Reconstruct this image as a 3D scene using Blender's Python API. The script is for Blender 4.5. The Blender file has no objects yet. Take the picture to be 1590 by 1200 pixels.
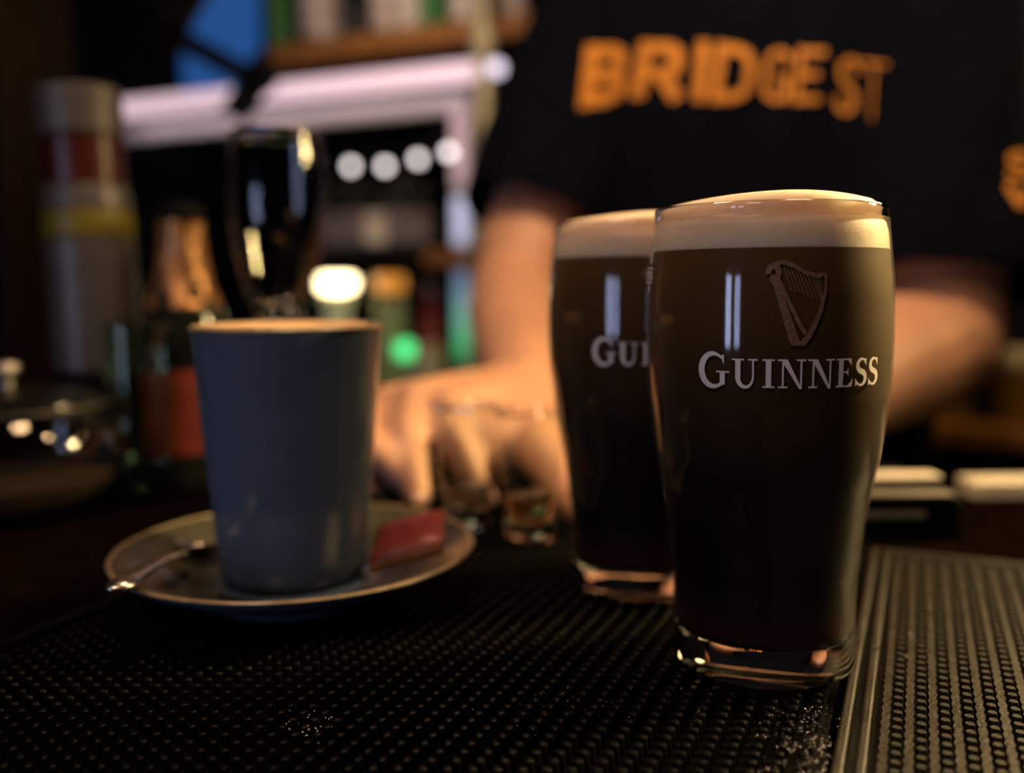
import bpy, bmesh, math, random
from mathutils import Vector, Matrix
from mathutils.bvhtree import BVHTree
random.seed(7)
scene = bpy.context.scene
COL = scene.collection

# ------------------------------------------------------------------ camera
F_PX, CAM_H, PITCH, ROLL = 1450.0, 0.131, math.radians(4.4), math.radians(0.4)
PP_V = 440 + F_PX * math.tan(PITCH)          # row of the optical axis (the photograph is a crop)
_F = Vector((0, math.cos(PITCH), -math.sin(PITCH)))
_U0 = Vector((0, math.sin(PITCH), math.cos(PITCH)))
_R0 = Vector((1, 0, 0))
_R = _R0 * math.cos(ROLL) - _U0 * math.sin(ROLL)
_U = _U0 * math.cos(ROLL) + _R0 * math.sin(ROLL)
CAM = Vector((0, 0, CAM_H))
cd = bpy.data.cameras.new('camera')
cd.sensor_fit = 'HORIZONTAL'
cd.sensor_width = 36.0
cd.lens = F_PX * 36.0 / 1590.0
cd.shift_y = (PP_V - 600.0) / 1590.0
cd.clip_start = 0.01
cd.dof.use_dof = True
cd.dof.focus_distance = 0.288
cd.dof.aperture_fstop = 3.4
cam = bpy.data.objects.new('camera', cd)
COL.objects.link(cam)
cam.matrix_world = Matrix((( _R.x, _U.x, -_F.x, CAM.x), (_R.y, _U.y, -_F.y, CAM.y), (_R.z, _U.z, -_F.z, CAM.z), (0, 0, 0, 1)))
scene.camera = cam

# ------------------------------------------------------------------ world, exposure, lamps
vs = scene.view_settings
vs.view_transform = 'Standard'
vs.look = 'None'
vs.gamma = 1.0
vs.use_curve_mapping = False
vs.exposure = 0.0
w = bpy.data.worlds.new('world')
scene.world = w
w.use_nodes = True
w.node_tree.nodes['Background'].inputs[0].default_value = (0.55, 0.62, 0.85, 1)
w.node_tree.nodes['Background'].inputs[1].default_value = 0.006
scene.cycles.max_bounces = 9
scene.cycles.diffuse_bounces = 2
scene.cycles.glossy_bounces = 3
scene.cycles.transparent_max_bounces = 14
scene.cycles.transmission_bounces = 8
scene.cycles.use_adaptive_sampling = True
scene.cycles.adaptive_threshold = 0.05
scene.cycles.sample_clamp_indirect = 6.0
scene.cycles.caustics_reflective = False
scene.cycles.use_denoising = True


def lamp(name, kind, loc, target, power, color, size, size_y=None, spread=None):
    ld = bpy.data.lights.new(name, kind)
    ld.energy = power
    ld.color = color
    if kind == 'AREA':
        ld.shape = 'RECTANGLE' if size_y else 'DISK'
        ld.size = size
        if size_y:
            ld.size_y = size_y
        if spread:
            ld.spread = spread
    else:
        ld.shadow_soft_size = size
    o = bpy.data.objects.new(name, ld)
    COL.objects.link(o)
    o.location = loc
    o.rotation_euler = (Vector(target) - Vector(loc)).to_track_quat('-Z', 'Y').to_euler()
    return o


# warm pendant over the service side, right of the bartender (gleams on the mats and the pint's right edge)
lamp('pendant_lamp_right', 'AREA', (0.80, 1.02, 0.66), (0.12, 0.33, 0.10), 4.5, (1.0, 0.68, 0.30), 0.30)
# warm pendant over the middle of the bar (hands, forearms, shirt print, foam tops)
lamp('pendant_lamp_middle', 'AREA', (-0.14, 0.47, 0.78), (0.13, 0.66, 0.06), 3.0, (1.0, 0.60, 0.31), 0.14)
# unseen fill light added above the pints to brighten the right forearm
lamp('forearm_fill_light', 'AREA', (0.22, 0.42, 0.64), (0.30, 0.76, 0.10), 3.2, (1.0, 0.64, 0.33), 0.12)
# warm pendant further along the bar, out of the picture to the right
lamp('pendant_lamp_side', 'AREA', (0.92, 0.58, 0.50), (0.09, 0.30, 0.11), 2.8, (1.0, 0.70, 0.30), 0.16, spread=math.radians(50))
# warm lamp of the lounge, high behind the guest
lamp('lounge_lamp', 'AREA', (-0.45, -0.55, 1.20), (0.03, 0.36, 0.08), 5.0, (1.0, 0.66, 0.50), 0.35)
# unseen light added to brighten the labels on the back bar's bottle shelf
lamp('shelf_fill_light', 'AREA', (-0.30, 1.10, 1.35), (-0.15, 1.75, 0.66), 0.45, (1.0, 0.80, 0.66), 0.08, spread=math.radians(45))
# dusk window of the pub behind the camera, two panes
for k in (0, 1):
    lamp('dusk_window_pane', 'AREA', (-1.62 - 0.26 * k, -1.62 + 0.26 * k, 0.22), (0.0, 0.35, 0.08), 4.2 if k else 3.0,
         (0.55, 0.64, 1.0), 0.22, 0.65)

# ------------------------------------------------------------------ placing helpers
TH = math.radians(23.6)
ET = Vector((math.cos(TH), -math.sin(TH), 0))      # along the bar
ES = Vector((math.sin(TH), math.cos(TH), 0))       # across the bar, away from the guest


def ray(u, v):
    return _F + _R * ((u - 795) / F_PX) + _U * ((PP_V - v) / F_PX)


def PZ(u, v, z):
    r = ray(u, v)
    return CAM + r * ((z - CAM_H) / r.z)


def PY(u, v, y):
    r = ray(u, v)
    return CAM + r * (y / r.y)


def PS(u, v, s):
    r = ray(u, v)
    return CAM + r * (s / r.dot(ES))


def B(t, s, z):
    q = ET * t + ES * s
    return Vector((q.x, q.y, z))


def TS(p):
    return p.dot(ET), p.dot(ES)


# ------------------------------------------------------------------ materials
def new_mat(name):
    m = bpy.data.materials.new(name)
    m.use_nodes = True
    nt = m.node_tree
    return m, nt, nt.nodes['Principled BSDF']


def pmat(name, col, rough=0.5, metal=0.0, spec=0.5, noise=0.15, scale=40.0, bump=0.0, bscale=300.0, sss=0.0, coat=0.0, sheen=0.0, rvar=0.0):
    m, nt, b = new_mat(name)
    N, L = nt.nodes, nt.links
    tc = N.new('ShaderNodeTexCoord')
    nz = N.new('ShaderNodeTexNoise')
    nz.inputs['Scale'].default_value = scale
    nz.inputs['Detail'].default_value = 4
    L.new(tc.outputs['Object'], nz.inputs['Vector'])
    rp = N.new('ShaderNodeValToRGB')
    rp.color_ramp.elements[0].position = 0.3
    rp.color_ramp.elements[1].position = 0.7
    c = Vector(col)
    rp.color_ramp.elements[0].color = (*(c * (1 - noise)), 1)
    rp.color_ramp.elements[1].color = (*[min(1, x) for x in c * (1 + noise)], 1)
    L.new(nz.outputs['Fac'], rp.inputs['Fac'])
    L.new(rp.outputs['Color'], b.inputs['Base Color'])
    b.inputs['Roughness'].default_value = rough
    b.inputs['Metallic'].default_value = metal
    b.inputs['Specular IOR Level'].default_value = spec
    b.inputs['Coat Weight'].default_value = coat
    b.inputs['Coat Roughness'].default_value = 0.08
    b.inputs['Sheen Weight'].default_value = sheen
    if sss:
        b.inputs['Subsurface Weight'].default_value = sss
        b.inputs['Subsurface Scale'].default_value = 0.01
        b.inputs['Subsurface Radius'].default_value = (1.0, 0.35, 0.18)
    if rvar:
        mr = N.new('ShaderNodeMapRange')
        mr.inputs['To Min'].default_value = max(0.02, rough - rvar)
        mr.inputs['To Max'].default_value = min(1, rough + rvar)
        L.new(nz.outputs['Fac'], mr.inputs['Value'])
        L.new(mr.outputs['Result'], b.inputs['Roughness'])
    if bump:
        nb = N.new('ShaderNodeTexNoise')
        nb.inputs['Scale'].default_value = bscale
        nb.inputs['Detail'].default_value = 3
        L.new(tc.outputs['Object'], nb.inputs['Vector'])
        bp = N.new('ShaderNodeBump')
        bp.inputs['Strength'].default_value = bump
        bp.inputs['Distance'].default_value = 0.001
        L.new(nb.outputs['Fac'], bp.inputs['Height'])
        L.new(bp.outputs['Normal'], b.inputs['Normal'])
    return m


def emat(name, col, strength):
    m, nt, b = new_mat(name)
    b.inputs['Base Color'].default_value = (*col, 1)
    b.inputs['Emission Color'].default_value = (*col, 1)
    b.inputs['Emission Strength'].default_value = strength
    b.inputs['Roughness'].default_value = 0.4
    return m


def glass(name, col=(1, 1, 1), rough=0.0, ior=1.5):
    m, nt, b = new_mat(name)
    b.inputs['Base Color'].default_value = (*col, 1)
    b.inputs['Roughness'].default_value = rough
    b.inputs['IOR'].default_value = ior
    b.inputs['Transmission Weight'].default_value = 1.0
    return m


def thin_glass(name, tint=(0.97, 0.97, 0.96), fog=0.0, fogcol=(0.75, 0.72, 0.66), rough=0.03):
    """glass wall in contact with what fills it: clear sheet with a Fresnel gloss, and a veil of condensation"""
    m, nt, b = new_mat(name)
    N, L = nt.nodes, nt.links
    N.remove(b)
    out = N['Material Output']
    tr = N.new('ShaderNodeBsdfTransparent')
    tr.inputs[0].default_value = (*tint, 1)
    gl = N.new('ShaderNodeBsdfGlossy')
    gl.inputs['Roughness'].default_value = rough
    lw = N.new('ShaderNodeLayerWeight')            # Schlick reflectance of a thin clear sheet
    lw.inputs['Blend'].default_value = 0.5
    pw = N.new('ShaderNodeMath')
    pw.operation = 'POWER'
    pw.inputs[1].default_value = 5.0
    L.new(lw.outputs['Facing'], pw.inputs[0])
    fr = N.new('ShaderNodeMath')
    fr.operation = 'MULTIPLY_ADD'
    fr.inputs[1].default_value = 0.65
    fr.inputs[2].default_value = 0.035
    L.new(pw.outputs[0], fr.inputs[0])
    mx = N.new('ShaderNodeMixShader')
    L.new(fr.outputs[0], mx.inputs[0])
    L.new(tr.outputs[0], mx.inputs[1])
    L.new(gl.outputs[0], mx.inputs[2])
    last = mx
    if fog:
        tc = N.new('ShaderNodeTexCoord')
        nz = N.new('ShaderNodeTexNoise')
        nz.inputs['Scale'].default_value = 900
        nz.inputs['Detail'].default_value = 3
        L.new(tc.outputs['Object'], nz.inputs['Vector'])
        sx = N.new('ShaderNodeSeparateXYZ')
        L.new(tc.outputs['Object'], sx.inputs[0])
        mz = N.new('ShaderNodeMapRange')          # the chilled upper two thirds are misted
        mz.inputs['From Min'].default_value = 0.045
        mz.inputs['From Max'].default_value = 0.125
        mz.inputs['To Min'].default_value = 0.1
        mz.inputs['To Max'].default_value = 1.0
        L.new(sx.outputs['Z'], mz.inputs['Value'])
        mr = N.new('ShaderNodeMapRange')
        mr.inputs['From Min'].default_value = 0.3
        mr.inputs['From Max'].default_value = 0.7
        mr.inputs['To Min'].default_value = fog * 0.6
        mr.inputs['To Max'].default_value = fog * 1.4
        L.new(nz.outputs['Fac'], mr.inputs['Value'])
        mu = N.new('ShaderNodeMath')
        mu.operation = 'MULTIPLY'
        L.new(mr.outputs[0], mu.inputs[0])
        L.new(mz.outputs[0], mu.inputs[1])
        p2 = N.new('ShaderNodeMath')               # a film of beads is denser when seen edge-on
        p2.operation = 'POWER'
        p2.inputs[1].default_value = 3.0
        L.new(lw.outputs['Facing'], p2.inputs[0])
        ad = N.new('ShaderNodeMath')
        ad.operation = 'MULTIPLY_ADD'
        ad.inputs[1].default_value = 0.9
        ad.inputs[2].default_value = 0.06
        L.new(p2.outputs[0], ad.inputs[0])
        mu2 = N.new('ShaderNodeMath')
        mu2.operation = 'MULTIPLY'
        L.new(mu.outputs[0], mu2.inputs[0])
        L.new(ad.outputs[0], mu2.inputs[1])
        mu = mu2
        df = N.new('ShaderNodeBsdfDiffuse')
        df.inputs[0].default_value = (*fogcol, 1)
        m2 = N.new('ShaderNodeMixShader')
        L.new(mu.outputs[0], m2.inputs[0])
        L.new(mx.outputs[0], m2.inputs[1])
        L.new(df.outputs[0], m2.inputs[2])
        last = m2
    L.new(last.outputs[0], out.inputs['Surface'])
    return m


def grad_mat(name, stops, rough=0.3, axis='Z', z0=0.0, z1=0.1, emit=0.0, spec=0.5):
    m, nt, b = new_mat(name)
    N, L = nt.nodes, nt.links
    tc = N.new('ShaderNodeTexCoord')
    sx = N.new('ShaderNodeSeparateXYZ')
    L.new(tc.outputs['Object'], sx.inputs[0])
    mr = N.new('ShaderNodeMapRange')
    mr.inputs['From Min'].default_value = z0
    mr.inputs['From Max'].default_value = z1
    L.new(sx.outputs[axis], mr.inputs['Value'])
    rp = N.new('ShaderNodeValToRGB')
    el = rp.color_ramp.elements
    while len(el) < len(stops):
        el.new(0.5)
    for e, (pos, col) in zip(el, stops):
        e.position = pos
        e.color = (*col, 1)
    L.new(mr.outputs[0], rp.inputs[0])
    L.new(rp.outputs[0], b.inputs['Base Color'])
    b.inputs['Roughness'].default_value = rough
    b.inputs['Specular IOR Level'].default_value = spec
    if emit:
        L.new(rp.outputs[0], b.inputs['Emission Color'])
        b.inputs['Emission Strength'].default_value = emit
    return m


def wood(name, c0, c1, scale=6.0, rough=0.4):
    m, nt, b = new_mat(name)
    N, L = nt.nodes, nt.links
    tc = N.new('ShaderNodeTexCoord')
    mp = N.new('ShaderNodeMapping')
    mp.inputs['Scale'].default_value = (scale * 6, scale * 6, scale)
    mp.inputs['Rotation'].default_value = (0, math.pi / 2, TH)
    L.new(tc.outputs['Object'], mp.inputs[0])
    nz = N.new('ShaderNodeTexNoise')
    nz.inputs['Scale'].default_value = 2.0
    nz.inputs['Detail'].default_value = 6
    nz.inputs['Distortion'].default_value = 0.6
    L.new(mp.outputs[0], nz.inputs['Vector'])
    rp = N.new('ShaderNodeValToRGB')
    rp.color_ramp.elements[0].position = 0.35
    rp.color_ramp.elements[1].position = 0.7
    rp.color_ramp.elements[0].color = (*c0, 1)
    rp.color_ramp.elements[1].color = (*c1, 1)
    L.new(nz.outputs['Fac'], rp.inputs[0])
    L.new(rp.outputs[0], b.inputs['Base Color'])
    b.inputs['Roughness'].default_value = rough
    return m


M = {}
M['rubber'] = pmat('black_rubber', (0.0025, 0.0023, 0.002), 0.34, spec=0.09, noise=0.3, scale=120, bump=0.25, bscale=900, rvar=0.08)
M['rubber_gleam'] = pmat('olive_gleam_rubber', (0.012, 0.010, 0.007), 0.38, spec=0.33, noise=0.35, scale=90, bump=0.3, bscale=900, rvar=0.1)  # olive base colour paints warm reflected light into the black rubber
M['barwood'] = wood('dark_bar_wood', (0.002, 0.001, 0.0007), (0.005, 0.0025, 0.0015), rough=1.0)
M['barwood'].node_tree.nodes['Principled BSDF'].inputs['Specular IOR Level'].default_value = 0.0
M['wood'] = wood('shelf_wood', (0.26, 0.10, 0.026), (0.50, 0.22, 0.06))
M['darkwood'] = wood('post_wood', (0.006, 0.003, 0.002), (0.013, 0.006, 0.004))
M['darkwood'].node_tree.nodes['Principled BSDF'].inputs['Specular IOR Level'].default_value = 0.06
M['wall'] = pmat('dark_paint', (0.005, 0.005, 0.007), 0.8, noise=0.25, scale=6)
M['floor'] = pmat('dark_tile_floor', (0.02, 0.017, 0.015), 0.5, noise=0.3, scale=5)
M['ceiling'] = pmat('dark_ceiling', (0.02, 0.018, 0.018), 0.8, noise=0.2, scale=4)
M['glass'] = glass('clear_glass')
M['glass_green'] = glass('green_tinted_glass', (0.72, 0.93, 0.74), 0.03)
M['glass_bottle'] = glass('bottle_green_glass', (0.03, 0.10, 0.04), 0.02)
M['pint_wall'] = thin_glass('misted_pint_wall', fog=0.055, rough=0.06)
M['thin'] = thin_glass('thin_clear_glass', tint=(0.96, 0.97, 0.96), rough=0.01)
M['jar_wall'] = thin_glass('jar_wall', tint=(0.9, 0.9, 0.88))
M['stout'] = grad_mat('stout', [(0.0, (0.030, 0.004, 0.002)), (0.12, (0.004, 0.002, 0.002)), (0.42, (0.006, 0.003, 0.002)),  # lowest stop paints a faint red glow into the colour
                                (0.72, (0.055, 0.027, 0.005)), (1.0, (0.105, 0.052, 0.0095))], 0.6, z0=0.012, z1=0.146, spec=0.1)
M['foam'] = pmat('stout_foam', (0.82, 0.67, 0.49), 0.55, noise=0.05, scale=300, bump=0.15, bscale=2500, sss=0.8)
_fb = M['foam'].node_tree.nodes['Principled BSDF']
_fb.inputs['Subsurface Scale'].default_value = 0.012
_fb.inputs['Subsurface Radius'].default_value = (1.0, 0.85, 0.65)
M['print'] = pmat('white_print', (0.72, 0.66, 0.66), 0.5, noise=0.06, scale=200)
M['gold_print'] = pmat('bronze_print', (0.17, 0.10, 0.055), 0.5, noise=0.35, scale=900)
M['ceramic'] = pmat('slate_blue_glaze', (0.080, 0.116, 0.175), 0.16, noise=0.1, scale=60, bump=0.05, bscale=120)
M['ceramic_rim'] = pmat('tan_glaze_edge', (0.24, 0.18, 0.11), 0.3, noise=0.3, scale=150)
M['ceramic_in'] = pmat('olive_glaze', (0.05, 0.047, 0.033), 0.25, noise=0.35, scale=60)
M['latte'] = pmat('milk_foam', (0.62, 0.40, 0.22), 0.5, noise=0.25, scale=180, bump=0.2, bscale=1500, sss=0.15)
M['steel'] = pmat('brushed_steel', (0.62, 0.58, 0.52), 0.25, 1.0, noise=0.12, scale=80, rvar=0.08)
M['steel_dull'] = pmat('dull_steel', (0.42, 0.40, 0.38), 0.42, 1.0, noise=0.15, scale=50)
M['brass'] = pmat('pale_brass', (0.72, 0.66, 0.42), 0.4, 0.35, noise=0.15, scale=30)
M['black'] = pmat('black_plastic', (0.003, 0.003, 0.0035), 0.5, spec=0.08, noise=0.2, scale=60)
M['red_wrap'] = pmat('red_wrapper', (0.16, 0.019, 0.017), 0.38, noise=0.25, scale=90, bump=0.5, bscale=140)
M['brown_wrap'] = pmat('brown_wrapper_edge', (0.20, 0.085, 0.03), 0.4, noise=0.3, scale=150)
M['clear_wrap'] = thin_glass('clear_film', tint=(0.85, 0.83, 0.80), fog=0.0, rough=0.15)
M['skin'] = pmat('skin', (0.53, 0.285, 0.18), 0.5, noise=0.10, scale=25, bump=0.15, bscale=500, sss=0.25)
M['nail'] = pmat('nail', (0.66, 0.40, 0.30), 0.3, noise=0.05)
M['navy'] = pmat('navy_cotton', (0.002, 0.0027, 0.0065), 0.95, spec=0.04, noise=0.25, scale=70, bump=0.4, bscale=800, sheen=0.0)
M['trouser'] = pmat('black_denim', (0.012, 0.012, 0.014), 0.85, spec=0.2, noise=0.25, scale=90)
M['hair'] = pmat('brown_hair', (0.035, 0.02, 0.012), 0.55, noise=0.5, scale=200, bump=0.8, bscale=300)
M['eye'] = pmat('eye_white', (0.8, 0.78, 0.75), 0.2)
M['iris'] = pmat('iris', (0.06, 0.04, 0.03), 0.2)
M['lip'] = pmat('lip', (0.45, 0.17, 0.13), 0.45)
M['orange_print'] = pmat('orange_print', (0.46, 0.19, 0.03), 0.7, noise=0.18, scale=120, spec=0.2)
M['foil'] = pmat('copper_foil', (0.42, 0.21, 0.09), 0.38, 0.75, noise=0.4, scale=60, bump=0.9, bscale=90)
M['darkred'] = pmat('dark_red_label', (0.16, 0.022, 0.012), 0.5, noise=0.3, scale=40)
M['can_grey'] = pmat('grey_painted_tin', (0.078, 0.073, 0.077), 0.38, 0.2, noise=0.15, scale=30)
M['can_red'] = pmat('dark_red_collar', (0.045, 0.007, 0.005), 0.3, noise=0.3, scale=30)
M['can_yellow'] = pmat('dull_yellow_band', (0.13, 0.112, 0.008), 0.45, noise=0.15, scale=30)
M['label_pale'] = pmat('pale_label', (0.17, 0.14, 0.15), 0.6, noise=0.35, scale=25)
M['label_dusty'] = pmat('dusty_pink_label', (0.62, 0.50, 0.47), 0.6, noise=0.3, scale=25)
M['label_cream'] = pmat('cream_label', (0.70, 0.62, 0.52), 0.6, noise=0.2, scale=25)
M['label_red'] = pmat('red_label', (0.45, 0.05, 0.03), 0.5, noise=0.2, scale=25)
M['label_green'] = pmat('green_label', (0.05, 0.22, 0.06), 0.5, noise=0.2, scale=25)
M['bottle_dark'] = pmat('dark_bottle', (0.010, 0.012, 0.010), 0.08, noise=0.2, scale=20)
M['bottle_red'] = pmat('red_bottle', (0.30, 0.04, 0.025), 0.12, noise=0.2, scale=20)
M['frame'] = pmat('pale_metal_frame', (0.62, 0.58, 0.56), 0.35, 0.2, noise=0.08, scale=20)
M['darkglass'] = pmat('black_glass_back', (0.004, 0.005, 0.008), 0.08, noise=0.2, scale=5)
M['led_pink'] = emat('led_strip_glow', (0.86, 0.62, 0.70), 0.95)
M['bulb'] = emat('bulb_glow', (1.0, 0.92, 0.90), 3.4)
M['lamp_glow'] = emat('lamp_glow', (1.0, 0.80, 0.42), 9.0)
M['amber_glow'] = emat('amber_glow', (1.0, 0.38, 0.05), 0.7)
M['green_glow'] = emat('green_emission', (0.08, 1.0, 0.30), 1.4)
M['dusk'] = emat('dusk_sky_pane', (0.020, 0.085, 0.28), 0.85)
M['black_gloss'] = pmat('black_gloss', (0.006, 0.006, 0.006), 0.12, noise=0.2)
M['pale_strip'] = pmat('painted_glint_steel', (0.85, 0.78, 0.62), 0.5, 0.35, noise=0.08, scale=60)  # pale base colour paints a lamp's reflection into the steel
M['lamp_base'] = emat('lit_frosted_base', (0.50, 0.52, 0.30), 0.28)  # emission puts the lamp's light into its glass base
M['cord'] = pmat('black_cord', (0.01, 0.01, 0.01), 0.6)
M['shot'] = glass('amber_shot', (0.98, 0.78, 0.50), 0.0, 1.36)
M['shot_clear'] = glass('pale_shot', (0.90, 0.97, 0.90), 0.0, 1.34)
M['water'] = glass('water', (1, 1, 1), 0.0, 1.33)
M['sugar'] = pmat('dark_sugar', (0.05, 0.03, 0.018), 0.6, noise=0.5, scale=300, bump=0.8, bscale=600)
M['cream'] = pmat('cream_lid', (0.72, 0.62, 0.44), 0.5, noise=0.1)
M['amber_jar'] = pmat('amber_jar', (0.23, 0.13, 0.025), 0.15, noise=0.3, scale=20)
M['pale_green'] = pmat('frosted_green_glass', (0.60, 0.66, 0.42), 0.25, noise=0.15, scale=25)


# ------------------------------------------------------------------ object helpers
def link(o, parent=None):
    COL.objects.link(o)
    if parent is not None:
        o.parent = parent
    return o


def mesh_obj(name, verts, faces, mat, parent=None, smooth=False, loc=None):
    me = bpy.data.meshes.new(name)
    me.from_pydata([tuple(v) for v in verts], [], faces)
    me.update()
    if smooth:
        me.polygons.foreach_set('use_smooth', [True] * len(me.polygons))
    mats = mat if isinstance(mat, (list, tuple)) else [mat]
    for m in mats:
        me.materials.append(m)
    o = bpy.data.objects.new(name, me)
    if loc is not None:
        o.location = loc
    return link(o, parent)


def bm_obj(name, bm, mat, parent=None, smooth=False, loc=None, recalc=True):
    if recalc:
        bmesh.ops.recalc_face_normals(bm, faces=bm.faces[:])
    me = bpy.data.meshes.new(name)
    bm.to_mesh(me)
    bm.free()
    if smooth:
        me.polygons.foreach_set('use_smooth', [True] * len(me.polygons))
    me.materials.append(mat)
    o = bpy.data.objects.new(name, me)
    if loc is not None:
        o.location = loc
    return link(o, parent)


def empty(name, loc, rz=0.0):
    o = bpy.data.objects.new(name, None)
    o.empty_display_size = 0.02
    o.location = loc
    o.rotation_euler = (0, 0, rz)
    return link(o)


def tag(o, label, cat, group=None):
    o['label'] = label
    o['category'] = cat
    if group:
        o['group'] = group
    return o


def struct(o, label=None):
    o['kind'] = 'structure'
    if label:
        o['label'] = label
    return o


def lathe_data(profile, n=64):
    """profile [(r,z)...] from axis/bottom to axis/top or a closed ring (first==last)"""
    V, Fc = [], []
    closed = profile[0] == profile[-1] and len(profile) > 2
    pts = profile[:-1] if closed else profile
    rows = []
    for r, z in pts:
        if r < 1e-7:
            rows.append([len(V)])
            V.append((0, 0, z))
        else:
            rows.append(list(range(len(V), len(V) + n)))
            V += [(r * math.cos(2 * math.pi * k / n), r * math.sin(2 * math.pi * k / n), z) for k in range(n)]
    m = len(rows)
    for i in range(m if closed else m - 1):
        a, b = rows[i], rows[(i + 1) % m]
        for k in range(n):
            k2 = (k + 1) % n
            if len(a) == 1 and len(b) == 1:
                continue
            if len(a) == 1:
                Fc.append((a[0], b[k2], b[k]))
            elif len(b) == 1:
                Fc.append((a[k], a[k2], b[0]))
            else:
                Fc.append((a[k], a[k2], b[k2], b[k]))
    return V, Fc


def lathe(name, profile, mat, parent=None, n=64, loc=None, smooth=True):
    V, Fc = lathe_data(profile, n)
    o = mesh_obj(name, V, Fc, mat, parent, False, loc)
    if smooth:
        bm = bmesh.new()
        bm.from_mesh(o.data)
        bmesh.ops.recalc_face_normals(bm, faces=bm.faces[:])
        for f in bm.faces:
            f.smooth = True
        for e in bm.edges:
            if len(e.link_faces) == 2 and e.calc_face_angle(0) > math.radians(42):
                e.smooth = False
        bm.to_mesh(o.data)
        bm.free()
    return o


def smooth_profile(pts, sub=5):
    """monotone cubic through (r,z) points, no overshoot"""
    n = len(pts)

    def tangents(xs):
        d = [xs[i + 1] - xs[i] for i in range(n - 1)]
        m = [d[0]]
        for i in range(1, n - 1):
            a, b = d[i - 1], d[i]
            m.append(0.0 if a * b <= 0 else math.copysign(min(abs(2 * a), abs(2 * b), abs(a + b) / 2), a))
        return m + [d[-1]]

    R_, Z_ = [q[0] for q in pts], [q[1] for q in pts]
    mR, mZ = tangents(R_), tangents(Z_)
    out = []
    for i in range(n - 1):
        for k in range(sub):
            t = k / sub
            h0, h1 = 2 * t ** 3 - 3 * t * t + 1, t ** 3 - 2 * t * t + t
            h2, h3 = -2 * t ** 3 + 3 * t * t, t ** 3 - t * t
            out.append((h0 * R_[i] + h1 * mR[i] + h2 * R_[i + 1] + h3 * mR[i + 1], h0 * Z_[i] + h1 * mZ[i] + h2 * Z_[i + 1] + h3 * mZ[i + 1]))
    out.append(tuple(pts[-1]))
    return out


def add_box(bm, c, h, ex=Vector((1, 0, 0)), ey=Vector((0, 1, 0)), ez=Vector((0, 0, 1)), bevel=0.0, seg=2):
    c = Vector(c)
    vs_ = []
    for sx in (-1, 1):
        for sy in (-1, 1):
            for sz in (-1, 1):
                vs_.append(bm.verts.new(c + ex * (sx * h[0]) + ey * (sy * h[1]) + ez * (sz * h[2])))
    idx = [(0, 1, 3, 2), (4, 6, 7, 5), (0, 4, 5, 1), (2, 3, 7, 6), (0, 2, 6, 4), (1, 5, 7, 3)]
    fs = [bm.faces.new([vs_[i] for i in f]) for f in idx]
    if bevel:
        es = list({e for f in fs for e in f.edges})
        bmesh.ops.bevel(bm, geom=es, offset=bevel, segments=seg, affect='EDGES', profile=0.5)
    return fs


def box(name, c, h, mat, parent=None, ex=Vector((1, 0, 0)), ey=Vector((0, 1, 0)), ez=Vector((0, 0, 1)), bevel=0.0, seg=2):
    bm = bmesh.new()
    add_box(bm, c, h, ex, ey, ez, bevel, seg)
    return bm_obj(name, bm, mat, parent)


def bbox(name, t0, t1, s0, s1, z0, z1, mat, parent=None, bevel=0.0):
    """box given in bar coordinates"""
    return box(name, B((t0 + t1) / 2, (s0 + s1) / 2, (z0 + z1) / 2), ((t1 - t0) / 2, (s1 - s0) / 2, (z1 - z0) / 2), mat, parent, ET, ES, bevel=bevel)


def tube_data(path, radii, n=12, flat=1.0, up=Vector((0, 0, 1)), caps=True):
    V, Fc = [], []
    path = [Vector(p) for p in path]
    m = len(path)
    for i, p in enumerate(path):
        d = (path[min(i + 1, m - 1)] - path[max(i - 1, 0)]).normalized()
        x = d.cross(up)
        if x.length < 1e-4:
            x = d.cross(Vector((1, 0, 0)))
        x.normalize()
        y = x.cross(d).normalized()
        r = radii[i] if isinstance(radii, (list, tuple)) else radii
        for k in range(n):
            a = 2 * math.pi * k / n
            V.append(p + x * (r * math.cos(a)) + y * (r * flat * math.sin(a)))
    for i in range(m - 1):
        for k in range(n):
            k2 = (k + 1) % n
            Fc.append((i * n + k, i * n + k2, (i + 1) * n + k2, (i + 1) * n + k))
    if caps:
        Fc.append(tuple(range(n - 1, -1, -1)))
        Fc.append(tuple(range((m - 1) * n, m * n)))
    return V, Fc


def tube(name, path, radii, mat, parent=None, n=12, flat=1.0, up=Vector((0, 0, 1))):
    V, Fc = tube_data(path, radii, n, flat, up)
    return mesh_obj(name, V, Fc, mat, parent, True)


def copy_tree(o, parent=None):
    c = o.copy()
    link(c, parent)
    for ch in list(o.children):
        copy_tree(ch, c)
    return c


# stroke lettering: a stroke is a polyline with a width at each point, in a flat (x,y) frame
def stroke_quads(pts, widths, sub=1):
    pts = [Vector((p[0], p[1])) for p in pts]
    if not isinstance(widths, (list, tuple)):
        widths = [widths] * len(pts)
    if sub > 1:
        P2, W2 = [], []
        for i in range(len(pts) - 1):
            for k in range(sub):
                t = k / sub
                P2.append(pts[i].lerp(pts[i + 1], t))
                W2.append(widths[i] * (1 - t) + widths[i + 1] * t)
        P2.append(pts[-1])
        W2.append(widths[-1])
        pts, widths = P2, W2
    L_, R_ = [], []
    m = len(pts)
    for i in range(m):
        d = (pts[min(i + 1, m - 1)] - pts[max(i - 1, 0)]).normalized()
        nrm = Vector((-d.y, d.x))
        L_.append(pts[i] + nrm * widths[i] / 2)
        R_.append(pts[i] - nrm * widths[i] / 2)
    return [(L_[i], R_[i], R_[i + 1], L_[i + 1]) for i in range(m - 1)]


def arc(cx, cy, rx, ry, a0, a1, n=14):
    return [(cx + rx * math.cos(math.radians(a0 + (a1 - a0) * k / n)), cy + ry * math.sin(math.radians(a0 + (a1 - a0) * k / n))) for k in range(n + 1)]


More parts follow.
